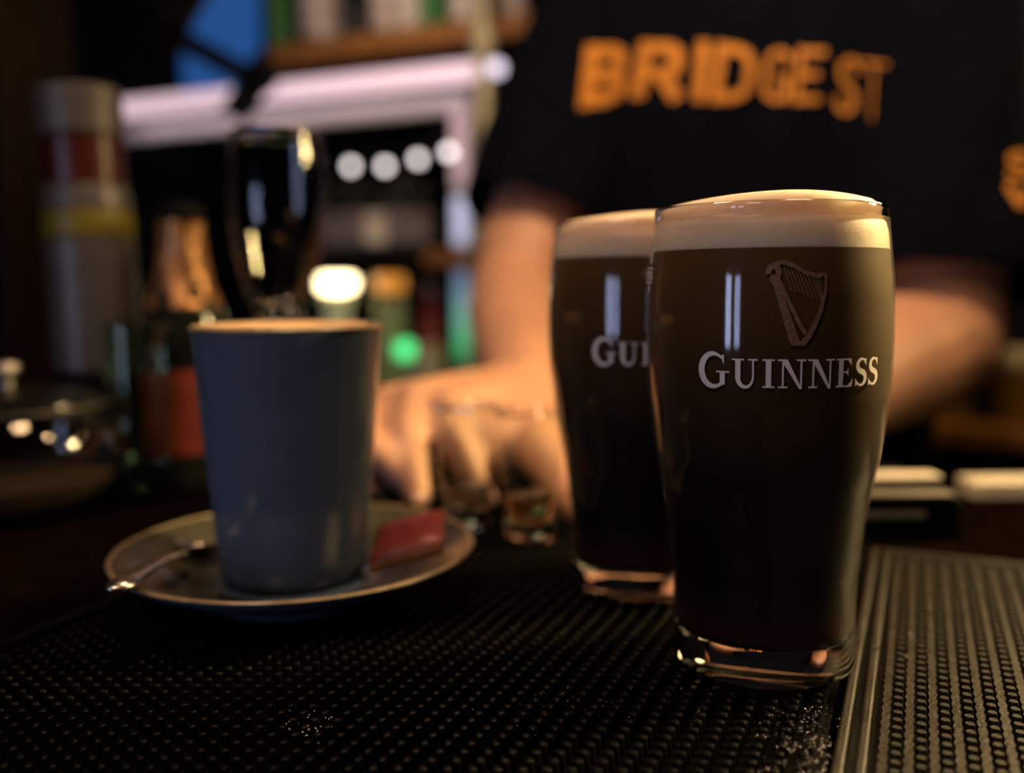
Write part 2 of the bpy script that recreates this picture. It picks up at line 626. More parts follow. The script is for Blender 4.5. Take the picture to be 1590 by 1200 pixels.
# ================================================================== THE SETTING
struct(bbox('floor', -4.0, 4.0, -3.2, 2.12, -1.06, -1.0, M['floor']), 'dark pub floor')
struct(bbox('ceiling', -4.0, 4.0, -3.2, 2.12, 1.7, 1.76, M['ceiling']), 'dark pub ceiling')
wall_t = [TS(PS(262, 0, 2.06))[0], TS(PS(412, 0, 2.06))[0]]
wz0, wz1 = PS(330, 166, 2.06).z, 1.30
wb = struct(bbox('wall_back', wall_t[1], 4.0, 2.06, 2.12, -1.0, 1.7, M['wall']), 'dark wall behind the back bar')
struct(bbox('wall_back', -4.0, wall_t[0], 2.06, 2.12, -1.0, 1.7, M['wall']), 'dark wall behind the back bar')
struct(bbox('wall_back', wall_t[0], wall_t[1], 2.06, 2.12, -1.0, wz0, M['wall']), 'dark wall under the blue window')
struct(bbox('wall_back', wall_t[0], wall_t[1], 2.06, 2.12, wz1, 1.7, M['wall']), 'dark wall above the blue window')
struct(bbox('wall_left', -4.06, -4.0, -3.2, 2.12, -1.0, 1.7, M['wall']), 'dark side wall')
struct(bbox('wall_right', 4.0, 4.06, -3.2, 2.12, -1.0, 1.7, M['wall']), 'dark side wall')
win = struct(empty('window_1', B((wall_t[0] + wall_t[1]) / 2, 2.09, wz0)), 'window glowing blue with dusk')
def child_of(o, root):
    o.parent = root
    o.matrix_parent_inverse = Matrix.LocRotScale(root.location, root.rotation_euler, None).inverted()
    return o
child_of(bbox('pane', wall_t[0], wall_t[1], 2.085, 2.095, wz0, wz1, M['dusk']), win)
for (a, b_) in ((wall_t[0] - 0.0, wall_t[0] + 0.02), (wall_t[1] - 0.02, wall_t[1])):
    child_of(bbox('window_frame', a, b_, 2.062, 2.085, wz0, wz1, M['black']), win)

# timber post at the left of the bar
p = PY(100, 500, 0.86)
pt, ps_ = TS(p)
post = struct(bbox('trim_1', pt - 0.28, pt - 0.17, 0.70, 0.80, -1.0, 1.7, M['darkwood'], bevel=0.004), 'dark timber post')

# ================================================================== BAR COUNTER AND MATS
MAT_B = -0.0075       # underside of the mats = bar top
bar = tag(empty('bar_counter', B(0, 0.2, -1.0)), 'dark wooden bar counter under the black rubber mats', 'bar counter')
child_of(bbox('worktop', -1.5, 1.5, -0.45, 0.67, MAT_B - 0.04, MAT_B, M['barwood'], bevel=0.004), bar)
child_of(bbox('front_panel', -1.48, 1.48, -0.30, -0.27, -1.0, MAT_B - 0.04, M['darkwood']), bar)
child_of(bbox('service_panel', -1.48, 1.48, 0.55, 0.58, -1.0, MAT_B - 0.04, M['darkwood']), bar)

# frames of the two mats, in bar coordinates
tR = TS(PZ(1288, 1200, 0))[0]                   # left edge of the ribbed mat
sR1 = TS(PZ(1430, 855, 0))[1]                   # its far edge
tL0 = TS(PZ(80, 958, 0))[0]                     # left edge of the studded mat
tL1 = tR - 0.003
sL0, sL1 = 0.02, 0.515


def stud_mesh(name, r, h, n=9, flat=False):
    V, Fc = lathe_data([(r * 1.1, -h), (r, -0.0003), (r * 0.9, 0.0), (0, 0.0)] if flat else [(r * 1.12, -h), (r, -0.0006), (r * 0.84, -0.00025), (r * 0.5, -0.00005), (0, 0.0)], n)
    me = bpy.data.meshes.new(name)
    me.from_pydata(V, [], Fc)
    me.update()
    return me, V, Fc


def in_frame(pt_):
    q = pt_ - CAM
    d = q.dot(_F)
    if d < 0.05:
        return False
    u, v = 795 + F_PX * q.dot(_R) / d, PP_V - F_PX * q.dot(_U) / d
    return -6 < u < 1596 and v < 1206


def build_studs(root, pts, r, h, mat, name='stud', flat=False):
    me, V, Fc = stud_mesh(name, r, h, 12 if flat else 9, flat)
    me.materials.append(mat)
    pts = sorted(pts, key=lambda q: ((q - CAM).length if in_frame(q) else 99))
    for q in pts[:300]:
        o = bpy.data.objects.new(name, me)
        link(o, root)
        o.location = q - root.location
    AV, AF = [], []
    for q in pts[300:]:
        k = len(AV)
        q2 = q - root.location
        AV += [(v[0] + q2.x, v[1] + q2.y, v[2]) for v in V]
        AF += [tuple(i + k for i in f) for f in Fc]
    o = mesh_obj(name + '_field', AV, AF, mat, root)
    o['kind'] = 'stuff'


ml = tag(empty('studded_bar_mat', B((tL0 + tL1) / 2, 0.2, 0)), 'black rubber bar mat of small studs under the cup and pints', 'bar mat')
child_of(bbox('mat_base', tL0, tL1, sL0, sL1, MAT_B + 0.0002, MAT_B + 0.0022, M['rubber']), ml)
for (a, b_, c, d) in ((tL0, tL0 + 0.004, sL0, sL1), (tL0 + 0.004, tL1, sL1 - 0.004, sL1)):
    child_of(bbox('border_ridge', a, b_, c, d, MAT_B + 0.0022, -0.0012, M['rubber'], bevel=0.0008), ml)
pts = []
CX, RY = 0.0063, 0.0051
nx, ny = int((tL1 - tL0 - 0.010) / CX), int((sL1 - sL0 - 0.008) / RY)
for i in range(nx):
    for j in range(ny):
        t_ = tL1 - 0.0045 - i * CX
        s_ = sL0 + 0.003 + (j + 0.5 * (i % 2)) * RY
        pts.append(B(t_, s_, 0))
build_studs(ml, pts, 0.0014, 0.0053, M['rubber'])

mr_ = tag(empty('ribbed_drip_mat', B(tR + 0.15, 0.25, 0)), 'olive-gleaming black rubber drip mat with ribs and raised border beside the pint', 'bar mat')
tR1, sR0 = tR + 0.34, 0.02
child_of(bbox('mat_base', tR, tR1, sR0, sR1, MAT_B + 0.0002, MAT_B + 0.0022, M['rubber']), mr_)
for k, (off, wd) in enumerate(((0.0, 0.0032), (0.0058, 0.0030))):
    child_of(bbox('border_ridge', tR + off, tR + off + wd, sR0, sR1 - off, MAT_B + 0.002, -0.0004, M['rubber_gleam'], bevel=0.0008), mr_)
    child_of(bbox('border_ridge', tR + off, tR1, sR1 - off - wd, sR1 - off, MAT_B + 0.002, -0.0004, M['rubber_gleam'], bevel=0.0008), mr_)
pts = []
CX2, RY2 = 0.0066, 0.0054
t_first = tR + 0.0110 + CX2 * 0.75
ncol = int((tR1 - t_first) / CX2)
nrow = int((sR1 - 0.012 - sR0) / RY2)
for i in range(ncol):
    for j in range(nrow):
        pts.append(B(t_first + i * CX2, sR0 + 0.004 + j * RY2, 0))
build_studs(mr_, pts, 0.0014, 0.0053, M['rubber_gleam'], flat=True)
for i in range(ncol):                               # scalloped rib between two columns of studs
    tc_ = t_first + (i - 0.5) * CX2
    V, Fc = [], []
    for j in range(nrow * 2 + 1):
        s_ = sR0 + 0.004 + (j - 1) * RY2 / 2
        wd = 0.0014 if j % 2 == 0 else 0.0009
        for dz in (MAT_B + 0.002, -0.0006):
            for sg in (-1, 1):
                V.append(B(tc_ + sg * wd, s_, dz) - mr_.location)
        if j:
            a, b_ = 4 * (j - 1), 4 * j
            Fc += [(a + 2, a + 3, b_ + 3, b_ + 2), (a, a + 2, b_ + 2, b_), (a + 1, b_ + 1, b_ + 3, a + 3)]
    mesh_obj('rib', V, Fc, M['rubber_gleam'], mr_)

# water beads on the mats
bm = bmesh.new()
def bead(c, r):
    bmesh.ops.create_icosphere(bm, subdivisions=2, radius=r, matrix=Matrix.Translation(c) @ Matrix.Diagonal((1, 1, 0.6, 1)))
for _ in range(220):
    u, v = random.gauss(1250, 30), random.uniform(1095, 1215)
    if u + (v - 1100) * 0.25 < 1308:
        q = PZ(u, v, 0.0)
        bead(q, random.uniform(0.0002, 0.0008))
for _ in range(28):
    q = PZ(random.gauss(478, 22), random.gauss(1122, 12), 0.0)
    bead(q, random.uniform(0.0002, 0.0006))
for _ in range(40):
    q = PZ(random.uniform(720, 1060), random.gauss(1090, 30), 0.0)
    bead(q, random.uniform(0.00012, 0.0003))
for (u, v) in ((1415, 985), (1440, 980), (1360, 1005), (1440, 1012), (1410, 1020)):
    bead(PZ(u, v, 0), 0.0011)
wd_ = bm_obj('water_droplets', bm, M['water'], None, True)
wd_['kind'] = 'stuff'
tag(wd_, 'scattered water droplets on the rubber mats', 'droplets')

# ================================================================== PINTS OF STOUT
OUT = [(0.0300, 0.0), (0.0318, 0.0012), (0.0323, 0.004), (0.0323, 0.012), (0.0324, 0.029), (0.0333, 0.037), (0.0341, 0.045), (0.0367, 0.0616),
       (0.0391, 0.0732), (0.0411, 0.0884), (0.0419, 0.0962), (0.0425, 0.112), (0.0423, 0.1275), (0.0411, 0.1415), (0.0402, 0.150), (0.0397, 0.1548)]
OUTS = smooth_profile(OUT[3:], 5)
def r_out(z):
    for (r0, z0), (r1, z1) in zip(OUTS, OUTS[1:]):
        if z0 <= z <= z1:
            return r0 + (r1 - r0) * (z - z0) / max(1e-9, z1 - z0)
    return OUTS[-1][0] if z > OUTS[-1][1] else OUTS[0][0]

BEER_Z = 0.1412


def serif_word():
    """capital letters with serifs, cap height 1; returns (quads, width)"""
    Q = []
    TK, TN, SF = 0.20, 0.065, 0.055
    def ser(x, y, half, up):
        Q.extend(stroke_quads([(x - half, y + (SF / 2 if not up else -SF / 2)), (x + half, y + (SF / 2 if not up else -SF / 2))], SF, 4))
    def tri(a, b, c):
        Q.append((Vector(a), Vector(b), Vector(c), Vector(c)))
    def st(pts, wd, sub=1):
        Q.extend(stroke_quads(pts, wd, sub))
    def stem(x, y0, y1, wd):
        st([(x, y0), (x, y1)], wd, 6)
    x = 0.0
    # G (taller)
    cx, cy, rx, ry = x + 0.60, 0.57, 0.50, 0.585
    a = arc(cx, cy, rx, ry, 48, 318, 30)
    wds = [TN * 1.3 + (0.24 - TN) * max(0.0, math.sin(math.pi * k / 30)) ** 1.3 for k in range(31)]
    st(a, wds)
    tri((cx + 0.28, 1.08), (cx + 0.43, 1.14), (cx + 0.43, 0.76))
    stem(cx + 0.36, 0.06, 0.50, TK)
    Q.extend(stroke_quads([(cx + 0.36, 0.10), (cx + 0.20, 0.02)], 0.10, 2))
    ser(cx + 0.38, 0.545, 0.26, True)
    x += 1.36
    # U
    stem(x + 0.20, 0.36, 1.0, TK); ser(x + 0.20, 1.0, 0.22, True)
    stem(x + 0.76, 0.34, 1.0, TN); ser(x + 0.76, 1.0, 0.17, True)
    a = arc(x + 0.475, 0.36, 0.28, 0.35, 180, 360, 20)
    st(a, [TK + (TN - TK) * (k / 20) ** 0.8 for k in range(21)])
    x += 1.10
    # I
    stem(x + 0.22, 0.0, 1.0, TK); ser(x + 0.22, 1.0, 0.22, True); ser(x + 0.22, 0.0, 0.22, False)
    x += 0.54
    for _ in range(2):      # N N
        stem(x + 0.20, 0.0, 0.94, TN); ser(x + 0.20, 0.0, 0.17, False)
        Q.extend(stroke_quads([(x + 0.0, 1 - SF / 2), (x + 0.28, 1 - SF / 2)], SF, 3))
        V4 = [(x + 0.12, 1.0), (x + 0.36, 1.0), (x + 0.90, 0.0 - 0.03), (x + 0.80, -0.03)]
        for k in range(8):
            l = lambda p, q, t: Vector((p[0] + (q[0] - p[0]) * t, p[1] + (q[1] - p[1]) * t))
            Q.append((l(V4[0], V4[3], k / 8), l(V4[1], V4[2], k / 8), l(V4[1], V4[2], (k + 1) / 8), l(V4[0], V4[3], (k + 1) / 8)))
        stem(x + 0.865, -0.03, 1.0, TN); ser(x + 0.865, 1.0, 0.17, True)
        x += 1.12
    # E
    stem(x + 0.20, 0.0, 1.0, TK)
    Q.extend(stroke_quads([(x, SF / 2), (x + 0.70, SF / 2)], SF, 5))
    Q.extend(stroke_quads([(x, 1 - SF / 2), (x + 0.66, 1 - SF / 2)], SF, 5))
    Q.extend(stroke_quads([(x + 0.25, 0.52), (x + 0.52, 0.52)], SF, 3))
    tri((x + 0.50, 0.02), (x + 0.71, 0.02), (x + 0.76, 0.30))
    tri((x + 0.48, 0.98), (x + 0.66, 0.98), (x + 0.68, 0.74))
    tri((x + 0.44, 0.52), (x + 0.53, 0.66), (x + 0.53, 0.38))
    x += 0.86
    for _ in range(2):      # S S
        a = arc(x + 0.33, 0.745, 0.215, 0.215, 30, 255, 16) + arc(x + 0.31, 0.275, 0.235, 0.235, 62, -150, 16)
        n_ = len(a)
        st(a, [TN + 0.13 * math.sin(math.pi * k / (n_ - 1)) ** 2 for k in range(n_)])
        tri((x + 0.42, 0.93), (x + 0.55, 0.99), (x + 0.57, 0.70))
        tri((x + 0.02, 0.30), (x + 0.04, 0.0), (x + 0.16, 0.08))
        x += 0.70
    return Q, x - 0.08


def wrap(name, quads, ang0, z0, sc, mat, parent, lift=0.00035, twist=0.0):
    """lay flat quads (x right, y up) onto the glass, centred at angle ang0 (0 = facing the guest)"""
    V, Fc = [], []
    for q in quads:
        k = len(V)
        for p_ in q:
            z = z0 + p_.y * sc
            r = r_out(z) + lift
            a = ang0 + p_.x * sc / r_out(z0) - math.pi / 2
            V.append((r * math.cos(a), r * math.sin(a), z))
        Fc.append((k, k + 1, k + 2, k + 3))
    bm = bmesh.new()
    me = bpy.data.meshes.new(name)
    me.from_pydata(V, [], Fc)
    bm.from_mesh(me)
    bmesh.ops.remove_doubles(bm, verts=bm.verts[:], dist=1e-6)
    # face outwards, then give the print a hair of thickness
    for f in bm.faces:
        c = f.calc_center_median()
        f.normal_update()
        if f.normal.dot(Vector((c.x, c.y, 0))) < 0:
            f.normal_flip()
    bm.to_mesh(me)
    bm.free()
    me.materials.append(mat)
    o = bpy.data.objects.new(name, me)
    return link(o, parent)


def make_pint():
    root = empty('pint_of_stout', (0, 0, 0))
    # thick glass foot
    foot = [(0, 0.0012), (0.022, 0.0010), (0.027, 0.0002), (0.0300, 0.0), (0.0318, 0.0012), (0.0323, 0.004), (0.0323, 0.0085), (0.0322, 0.0135), (0.0306, 0.0131), (0.027, 0.0118),
            (0.020, 0.0108), (0.010, 0.0104), (0, 0.0103)]
    lathe('glass_foot', foot, M['glass'], root, 96)
    # wall and rim
    outer = [(r, z) for r, z in OUTS if 0.0137 < z < 0.1512]
    prof = [(0.0322, 0.0137)] + outer
    inner = [(r - (0.0006 if z < 0.147 else 0.0006 + (z - 0.147) / 0.0078 * 0.0012), z) for r, z in reversed(outer)]
    prof = prof + inner + [(0.0316, 0.0137), (0.0322, 0.0137)]
    lathe('glass_wall', prof, M['pint_wall'], root, 96)
    lathe('glass_lip', [(r_out(0.1514), 0.1514), (r_out(0.153), 0.153), (0.0397, 0.1546), (0.0393, 0.1554), (0.0386, 0.1557), (0.0380, 0.1553), (0.0378, 0.1545), (0.0380, 0.153), (r_out(0.1514) - 0.0018, 0.1514), (r_out(0.1514), 0.1514)], M['glass'], root, 96)
    # stout
    st = [(0, 0.0106), (0.010, 0.0107), (0.020, 0.0111), (0.027, 0.0121), (0.0306, 0.0138)]
    st += [(r - 0.0008, z) for r, z in OUTS if 0.0145 < z < BEER_Z]
    st += [(r_out(BEER_Z) - 0.0008, BEER_Z), (0, BEER_Z)]
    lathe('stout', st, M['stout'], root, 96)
    # foam head, domed above the rim
    fm = [(0, BEER_Z + 0.0001), (r_out(BEER_Z) - 0.0008, BEER_Z + 0.0001)]
    fm += [(r - (0.0008 if z < 0.147 else 0.0008 + (z - 0.147) / 0.0078 * 0.0013), z) for r, z in OUTS if BEER_Z < z < 0.1506]
    fm += [(0.0378, 0.1512), (0.0376, 0.1530), (0.0374, 0.1548), (0.0366, 0.1561), (0.0345, 0.1576), (0.030, 0.1586), (0.022, 0.1592), (0.012, 0.1594), (0, 0.1594)]
    fo = lathe('foam_head', fm, M['foam'], root, 96)
    for v in fo.data.vertices:                       # the dome is not quite even
        if v.co.z > 0.1558:
            v.co.z += 0.0007 * math.sin(v.co.x * 70 + 0.6) + 0.0004 * math.sin(v.co.y * 110)
    Q, wdt = serif_word()
    Q = [tuple(Vector(((p_.x - wdt / 2) * 0.955, p_.y)) for p_ in q) for q in Q]
    sc = 0.0087
    TC = math.radians(12.8)
    wrap('printed_wordmark', Q, TC, 0.0990, sc, M['print'], root)
    # harp
    H_ = []
    def st_(p_, w_, s=1):
        H_.extend(stroke_quads(p_, w_, s))
    # units mm, origin at the harp's foot centre
    st_(arc(-7.6, 22.8, 1.7, 1.9, 200, -130, 16), 1.9)                                            # scroll
    st_([(-8.2, 21.0), (-6.6, 19.0), (-3.6, 9.5), (-0.6, 0.6)], [2.0, 2.3, 2.6, 3.2], 5)          # forepillar
    st_([(-6.0, 20.8), (-3.2, 14.5), (0.8, 6.4), (3.0, 3.0)], [1.0, 1.3, 1.4, 1.2], 5)
    st_([(-9.2, 23.6), (-7.6, 25.3), (-4.5, 26.0), (-1.0, 24.8), (3.0, 22.6), (7.2, 21.6), (9.6, 22.4)], [1.0, 1.4, 1.5, 1.3, 1.2, 1.2, 0.9], 4)   # neck
    st_([(9.8, 22.4), (9.6, 17.0), (7.6, 9.5), (4.2, 2.6), (2.2, 0.4)], [0.9, 1.2, 1.5, 1.9, 2.0], 5)                                      # soundbox
    st_([(-1.8, 0.2), (3.0, 0.2)], 1.5, 3)
    for k in range(11):                               # strings
        x0 = -4.4 + k * 1.2
        y0 = 24.6 - k * 0.28
        x1, y1 = x0 + 2.6 + 0.2 * k, y0 - 7.5 - 0.25 * k
        st_([(x0, y0), (min(x1, 8.6), max(y1, 7.0))], 0.28, 3)
    H_ = [tuple(Vector((p_.x, p_.y)) for p_ in q) for q in H_]
    wrap('printed_harp', H_, TC - math.radians(0.5), 0.1124, 0.00094, M['gold_print'], root)
    # measure mark, near the left edge
    K = []
    def k_(p_, w_, s=2):
        K.extend(stroke_quads(p_, w_, s))
    for (a, b_) in (((-4.5, 0), (4.5, 0)), ((4.5, 0), (4.5, 5)), ((4.5, 5), (-4.5, 5)), ((-4.5, 5), (-4.5, 0))):
        k_([a, b_], 0.35, 5)
    k_([(-3.4, 0.9), (-3.4, 4.1)], 0.5); k_([(-3.4, 4.1), (-2.3, 2.2)], 0.45); k_([(-2.3, 2.2), (-1.2, 4.1)], 0.45); k_([(-1.2, 4.1), (-1.2, 0.9)], 0.5)
    k_(arc(0.55, 3.3, 0.75, 0.75, 170, -40, 10) + [(-0.3, 0.95), (1.5, 0.95)], 0.5, 1)
    k_([(3.2, 0.8), (3.2, 4.2), (1.9, 1.9), (3.9, 1.9)], 0.5)
    for x in (0.4, 1.6, 2.6):
        k_([(x, 6.4), (x, 10.2)], 0.4, 4)
    k_([(2.6, -1.2), (1.2, -1.2), (1.2, -2.6), (2.6, -2.6)], 0.4); k_([(1.2, -1.9), (2.3, -1.9)], 0.4)
    wrap('printed_measure_mark', K, math.radians(-72), 0.1308, 0.001, M['print'], root)
    return root


def front_base(u, v, r):
    a = PZ(u, v, 0)
    d = Vector((a.x, a.y, 0)).normalized()
    return a + d * r


pint = make_pint()
c = front_base(1182, 1072, 0.0300)
pint.location = (c.x, c.y, 0.0)
pint.scale = (0.962, 0.962, 1.0)
pint.rotation_euler = (0, 0, -math.atan2(c.x, c.y))
tag(pint, 'nearest full pint of dark stout with creamy head, wordmark and harp fully in view', 'beer', 'pints of stout on the bar')
pint2 = copy_tree(pint)
c2 = front_base(997, 938, 0.0300)
pint2.location = (c2.x, c2.y, 0.0)
pint2.rotation_euler = (0, 0, -math.atan2(c2.x, c2.y) + math.radians(0.5))
tag(pint2, 'second pint of dark stout standing half hidden behind the nearest pint', 'beer', 'pints of stout on the bar')

# ================================================================== CUP, SAUCER, SPOON, BISCUIT
sc_ = PZ(462, 848, 0.019)
sx, sy = sc_.x, sc_.y
saucer = tag(empty('saucer', (sx, sy, 0)), 'glazed slate blue saucer with a tan edge under the tall cup', 'saucer')
lathe('dish', [(0, 0.0036), (0.030, 0.0034), (0.034, 0.0), (0.040, 0.0), (0.042, 0.003), (0.058, 0.0085), (0.072, 0.0148), (0.0775, 0.0182), (0.0783, 0.0195), (0.0776, 0.0200),
               (0.070, 0.0172), (0.056, 0.0118), (0.046, 0.0082), (0.040, 0.0066), (0.036, 0.0066), (0.0345, 0.0072), (0.033, 0.0072), (0.0315, 0.0066), (0, 0.0066)],
      [M['ceramic']], saucer, 96)
saucer.scale = (0.962, 0.962, 1.0)
lathe('glazed_well', [(0.0765, 0.0200), (0.070, 0.01735), (0.056, 0.01195), (0.046, 0.00835), (0.040, 0.00675), (0.0365, 0.00675), (0.0365, 0.0066), (0.046, 0.0080), (0.056, 0.0116), (0.070, 0.0170), (0.0765, 0.0198), (0.0765, 0.0200)], M['ceramic_in'], saucer, 96)
lathe('rim_edge', [(0.0769, 0.0190), (0.0783, 0.0191), (0.0789, 0.0198), (0.0783, 0.0205), (0.0769, 0.0204), (0.0764, 0.0198), (0.0769, 0.0190)], M['ceramic_rim'], saucer, 96)

CZ = 0.0070
top_l, top_r = PY(297, 506, sy), PY(599, 506, sy)
cup_r = (top_r.x - top_l.x) / 2 * 0.965
cup_x = (top_l.x + top_r.x) / 2
cup_top = PY(448, 505, sy).z
bot_l, bot_r = PY(345, 880, sy), PY(573, 880, sy)
cup_rb = (bot_r.x - bot_l.x) / 2 * 0.97
CH = cup_top - CZ
cup = tag(empty('coffee_cup', (sx - 0.0018, sy, CZ)), 'tall handleless slate blue ceramic cup full of milky coffee', 'cup')
R0, R1 = cup_rb, cup_r
w_ = 0.0032
lathe('body', [(0, 0.002), (R0 - 0.007, 0.002), (R0 - 0.006, 0.0003), (R0 - 0.003, 0.0003), (R0 - 0.0008, 0.002), (R0, 0.006), (R0 + (R1 - R0) * 0.25, CH * 0.27), (R0 + (R1 - R0) * 0.6, CH * 0.6),
               (R1 - 0.0006, CH - 0.004), (R1, CH - 0.0012), (R1 - 0.0012, CH), (R1 - w_ + 0.0008, CH - 0.0004), (R1 - w_, CH - 0.002),
               (R0 + (R1 - R0) * 0.6 - w_, CH * 0.6), (R0 - w_, 0.010), (R0 - w_ - 0.003, 0.006), (0, 0.006)], M['ceramic'], cup, 96)
lathe('cup_rim', [(R1 - 0.0001, CH - 0.0016), (R1 + 0.0004, CH - 0.0007), (R1 - 0.0009, CH + 0.0006), (R1 - w_ + 0.0006, CH + 0.0003), (R1 - w_ + 0.0004, CH - 0.0008), (R1 - 0.0001, CH - 0.0016)], M['ceramic_rim'], cup, 96)
lathe('milk_foam', [(0, CH - 0.012), (R1 - w_ - 0.0013, CH - 0.012), (R1 - w_ - 0.0005, CH - 0.003), (R1 - w_ - 0.0006, CH - 0.0006), (R1 * 0.8, CH + 0.0006), (R1 * 0.4, CH + 0.0014), (0, CH + 0.0016)], M['latte'], cup, 64)

# spoon resting over the saucer's left edge
spoon = tag(empty('teaspoon', (0, 0, 0)), 'steel teaspoon lying on the saucer, its handle over the edge', 'spoon')
he = PZ(178, 916, 0.0262)
bo = PZ(312, 846, 0.0150)
dirv = (bo - he).normalized()
Lh = (bo - he).length
path, rad = [], []
for k in range(15):
    t_ = k / 14
    q = he + dirv * (Lh * 0.80 * t_)
    q.z += 0.0022 * math.sin(math.pi * t_)
    path.append(q)
    rad.append(0.0042 * (1 - t_) ** 0.8 + 0.0017 if k else 0.0036)
child = tube('handle', path, rad, M['steel'], spoon, 12, 0.38)
bm = bmesh.new()
side = dirv.cross(Vector((0, 0, 1))).normalized()
upv = side.cross(dirv).normalized()
bc = bo + dirv * 0.006
NU, NV = 10, 20
grid = []
for sgn, th in ((1, 0.0), (-1, 0.0011)):
    rows = []
    for i in range(NU + 1):
        rr = i / NU
        row = []
        for j in range(NV):
            a = 2 * math.pi * j / NV
            ex_ = math.cos(a) * rr * 0.0175
            ey_ = math.sin(a) * rr * 0.0115 * (1 - 0.18 * math.cos(a))
            ez_ = -0.0055 * (1 - rr ** 2) - th * (1 - rr * 0.4)
            row.append(bm.verts.new(bc + dirv * ex_ + side * ey_ + upv * (ez_ + 0.002)))
        rows.append(row)
    grid.append(rows)
    for i in range(NU):
        for j in range(NV):
            j2 = (j + 1) % NV
            if i == 0:
                if j == 0:
                    pass
            bm.faces.new((rows[i][j], rows[i][j2], rows[i + 1][j2], rows[i + 1][j]))
for j in range(NV):
    j2 = (j + 1) % NV
    bm.faces.new((grid[0][NU][j], grid[0][NU][j2], grid[1][NU][j2], grid[1][NU][j]))
bmesh.ops.remove_doubles(bm, verts=bm.verts[:], dist=1e-7)
bm_obj('bowl', bm, M['steel'], spoon, True)

# wrapped biscuit leaning on the saucer's right edge
bisc = tag(empty('wrapped_biscuit', (0, 0, 0)), 'small biscuit in a red wrapper lying on the saucer beside the cup', 'biscuit')
A0, A1 = PZ(572, 884, 0.0125), PZ(690, 852, 0.0215)
D0 = PZ(580, 832, 0.0190)
exb = (A1 - A0).normalized()
eyb = (D0 - A0)
eyb = (eyb - exb * eyb.dot(exb)).normalized()
ezb = exb.cross(eyb).normalized()
bl = (A1 - A0).length / 2
bw = 0.0165
bcen = A0 + exb * bl + eyb * bw + ezb * 0.0006
bm = bmesh.new()
NX, NY = 14, 8
vt = {}
for sgn in (1, -1):
    for i in range(NX + 1):
        for j in range(NY + 1):
            x_, y_ = -1 + 2 * i / NX, -1 + 2 * j / NY
            h_ = 0.0042 * (max(0, 1 - x_ ** 6) * max(0, 1 - y_ ** 8)) ** 0.5 + 0.0004 * math.sin(9 * x_ + 3 * y_) * (1 - x_ * x_) * (1 - y_ * y_)
            if (i in (0, NX) or j in (0, NY)):
                h_ = 0
            if h_ == 0 and (0, i, j) in vt:
                vt[(sgn, i, j)] = vt[(0, i, j)]
                continue
            v = bm.verts.new(bcen + exb * (x_ * bl) + eyb * (y_ * bw) + ezb * (sgn * h_))
            vt[(sgn, i, j)] = v
            if h_ == 0:
                vt[(0, i, j)] = v
    for i in range(NX):
        for j in range(NY):
            f = [vt[(sgn, i, j)], vt[(sgn, i + 1, j)], vt[(sgn, i + 1, j + 1)], vt[(sgn, i, j + 1)]]
            try:
                bm.faces.new(f)
            except ValueError:
                pass
bm_obj('wrapper', bm, M['red_wrap'], bisc, True)
box('printed_edge', bcen - eyb * (bw + 0.0002) - ezb * 0.0008, (bl * 0.96, 0.0007, 0.0021), M['brown_wrap'], bisc, exb, eyb, ezb, 0.0004)
for sg in (-1, 1):                                    # crimped film ends
    V, Fc = [], []
    for i in range(13):
        y_ = -bw * 0.95 + bw * 1.9 * i / 12
        zz = 0.0007 * (1 if i % 2 else -1)
        V += [bcen + exb * (sg * bl) + eyb * y_ + ezb * (zz * 0.2 + 0.0003), bcen + exb * (sg * (bl + 0.009)) + eyb * (y_ * 1.05) + ezb * (zz + 0.0012)]
        if i:
            k = 2 * i
            Fc.append((k - 2, k - 1, k + 1, k))
    o = mesh_obj('crimped_end', V, Fc, M['clear_wrap'], bisc)
    md = o.modifiers.new('thickness', 'SOLIDIFY')
    md.thickness = 0.0002

# ================================================================== SHOT GLASSES
def shot_glass(u, v, label, liquid, fill):
    c_ = front_base(u, v, 0.0125)
    root = tag(empty('shot_glass', (c_.x, c_.y, 0)), label, 'shot glass', 'shot glasses in the hand')
    hh = 0.0655
    lathe('glass_foot', [(0, 0.0006), (0.010, 0.0004), (0.0122, 0.0), (0.0132, 0.0012), (0.0136, 0.004), (0.0141, 0.0108), (0.0110, 0.0106), (0.006, 0.0104), (0, 0.0103)], M['glass'], root, 48)
    lathe('glass_wall', [(0.01415, 0.0110), (0.0142, 0.012), (0.0160, 0.036), (0.0178, hh - 0.001), (0.0176, hh), (0.0168, hh), (0.0165, hh - 0.001),
                         (0.0147, 0.036), (0.0129, 0.0125), (0.0128, 0.0110), (0.01415, 0.0110)], M['thin'], root, 48)
    lathe('rim', [(0.0178, hh - 0.0008), (0.0181, hh + 0.0004), (0.0173, hh + 0.0012), (0.0165, hh + 0.0004), (0.0168, hh - 0.0008), (0.0178, hh - 0.0008)], M['glass'], root, 40)
    zt = 0.0105 + fill
    lathe('spirit', [(0, 0.0109), (0.006, 0.0111), (0.0108, 0.0121), (0.0124, 0.0150), (0.0124 + (zt - 0.015) * 0.09, zt - 0.0004), (0.0118 + (zt - 0.015) * 0.09, zt), (0, zt)], liquid, root, 40)
    return root


sh1 = shot_glass(724, 824, 'shot glass nearer the cup with a splash of clear spirit, gripped by the bartender', M['shot_clear'], 0.012)
sh2 = shot_glass(824, 846, 'shot glass beside the second pint holding a little amber spirit', M['shot'], 0.013)
print('shots', sh1.location[:], sh2.location[:])

# ================================================================== BARTENDER
YAW = math.radians(20)
E1 = Vector((math.cos(YAW), -math.sin(YAW), 0))
E2 = Vector((-math.sin(YAW), -math.cos(YAW), 0))
TO = Vector((0.222, 0.905, 0))


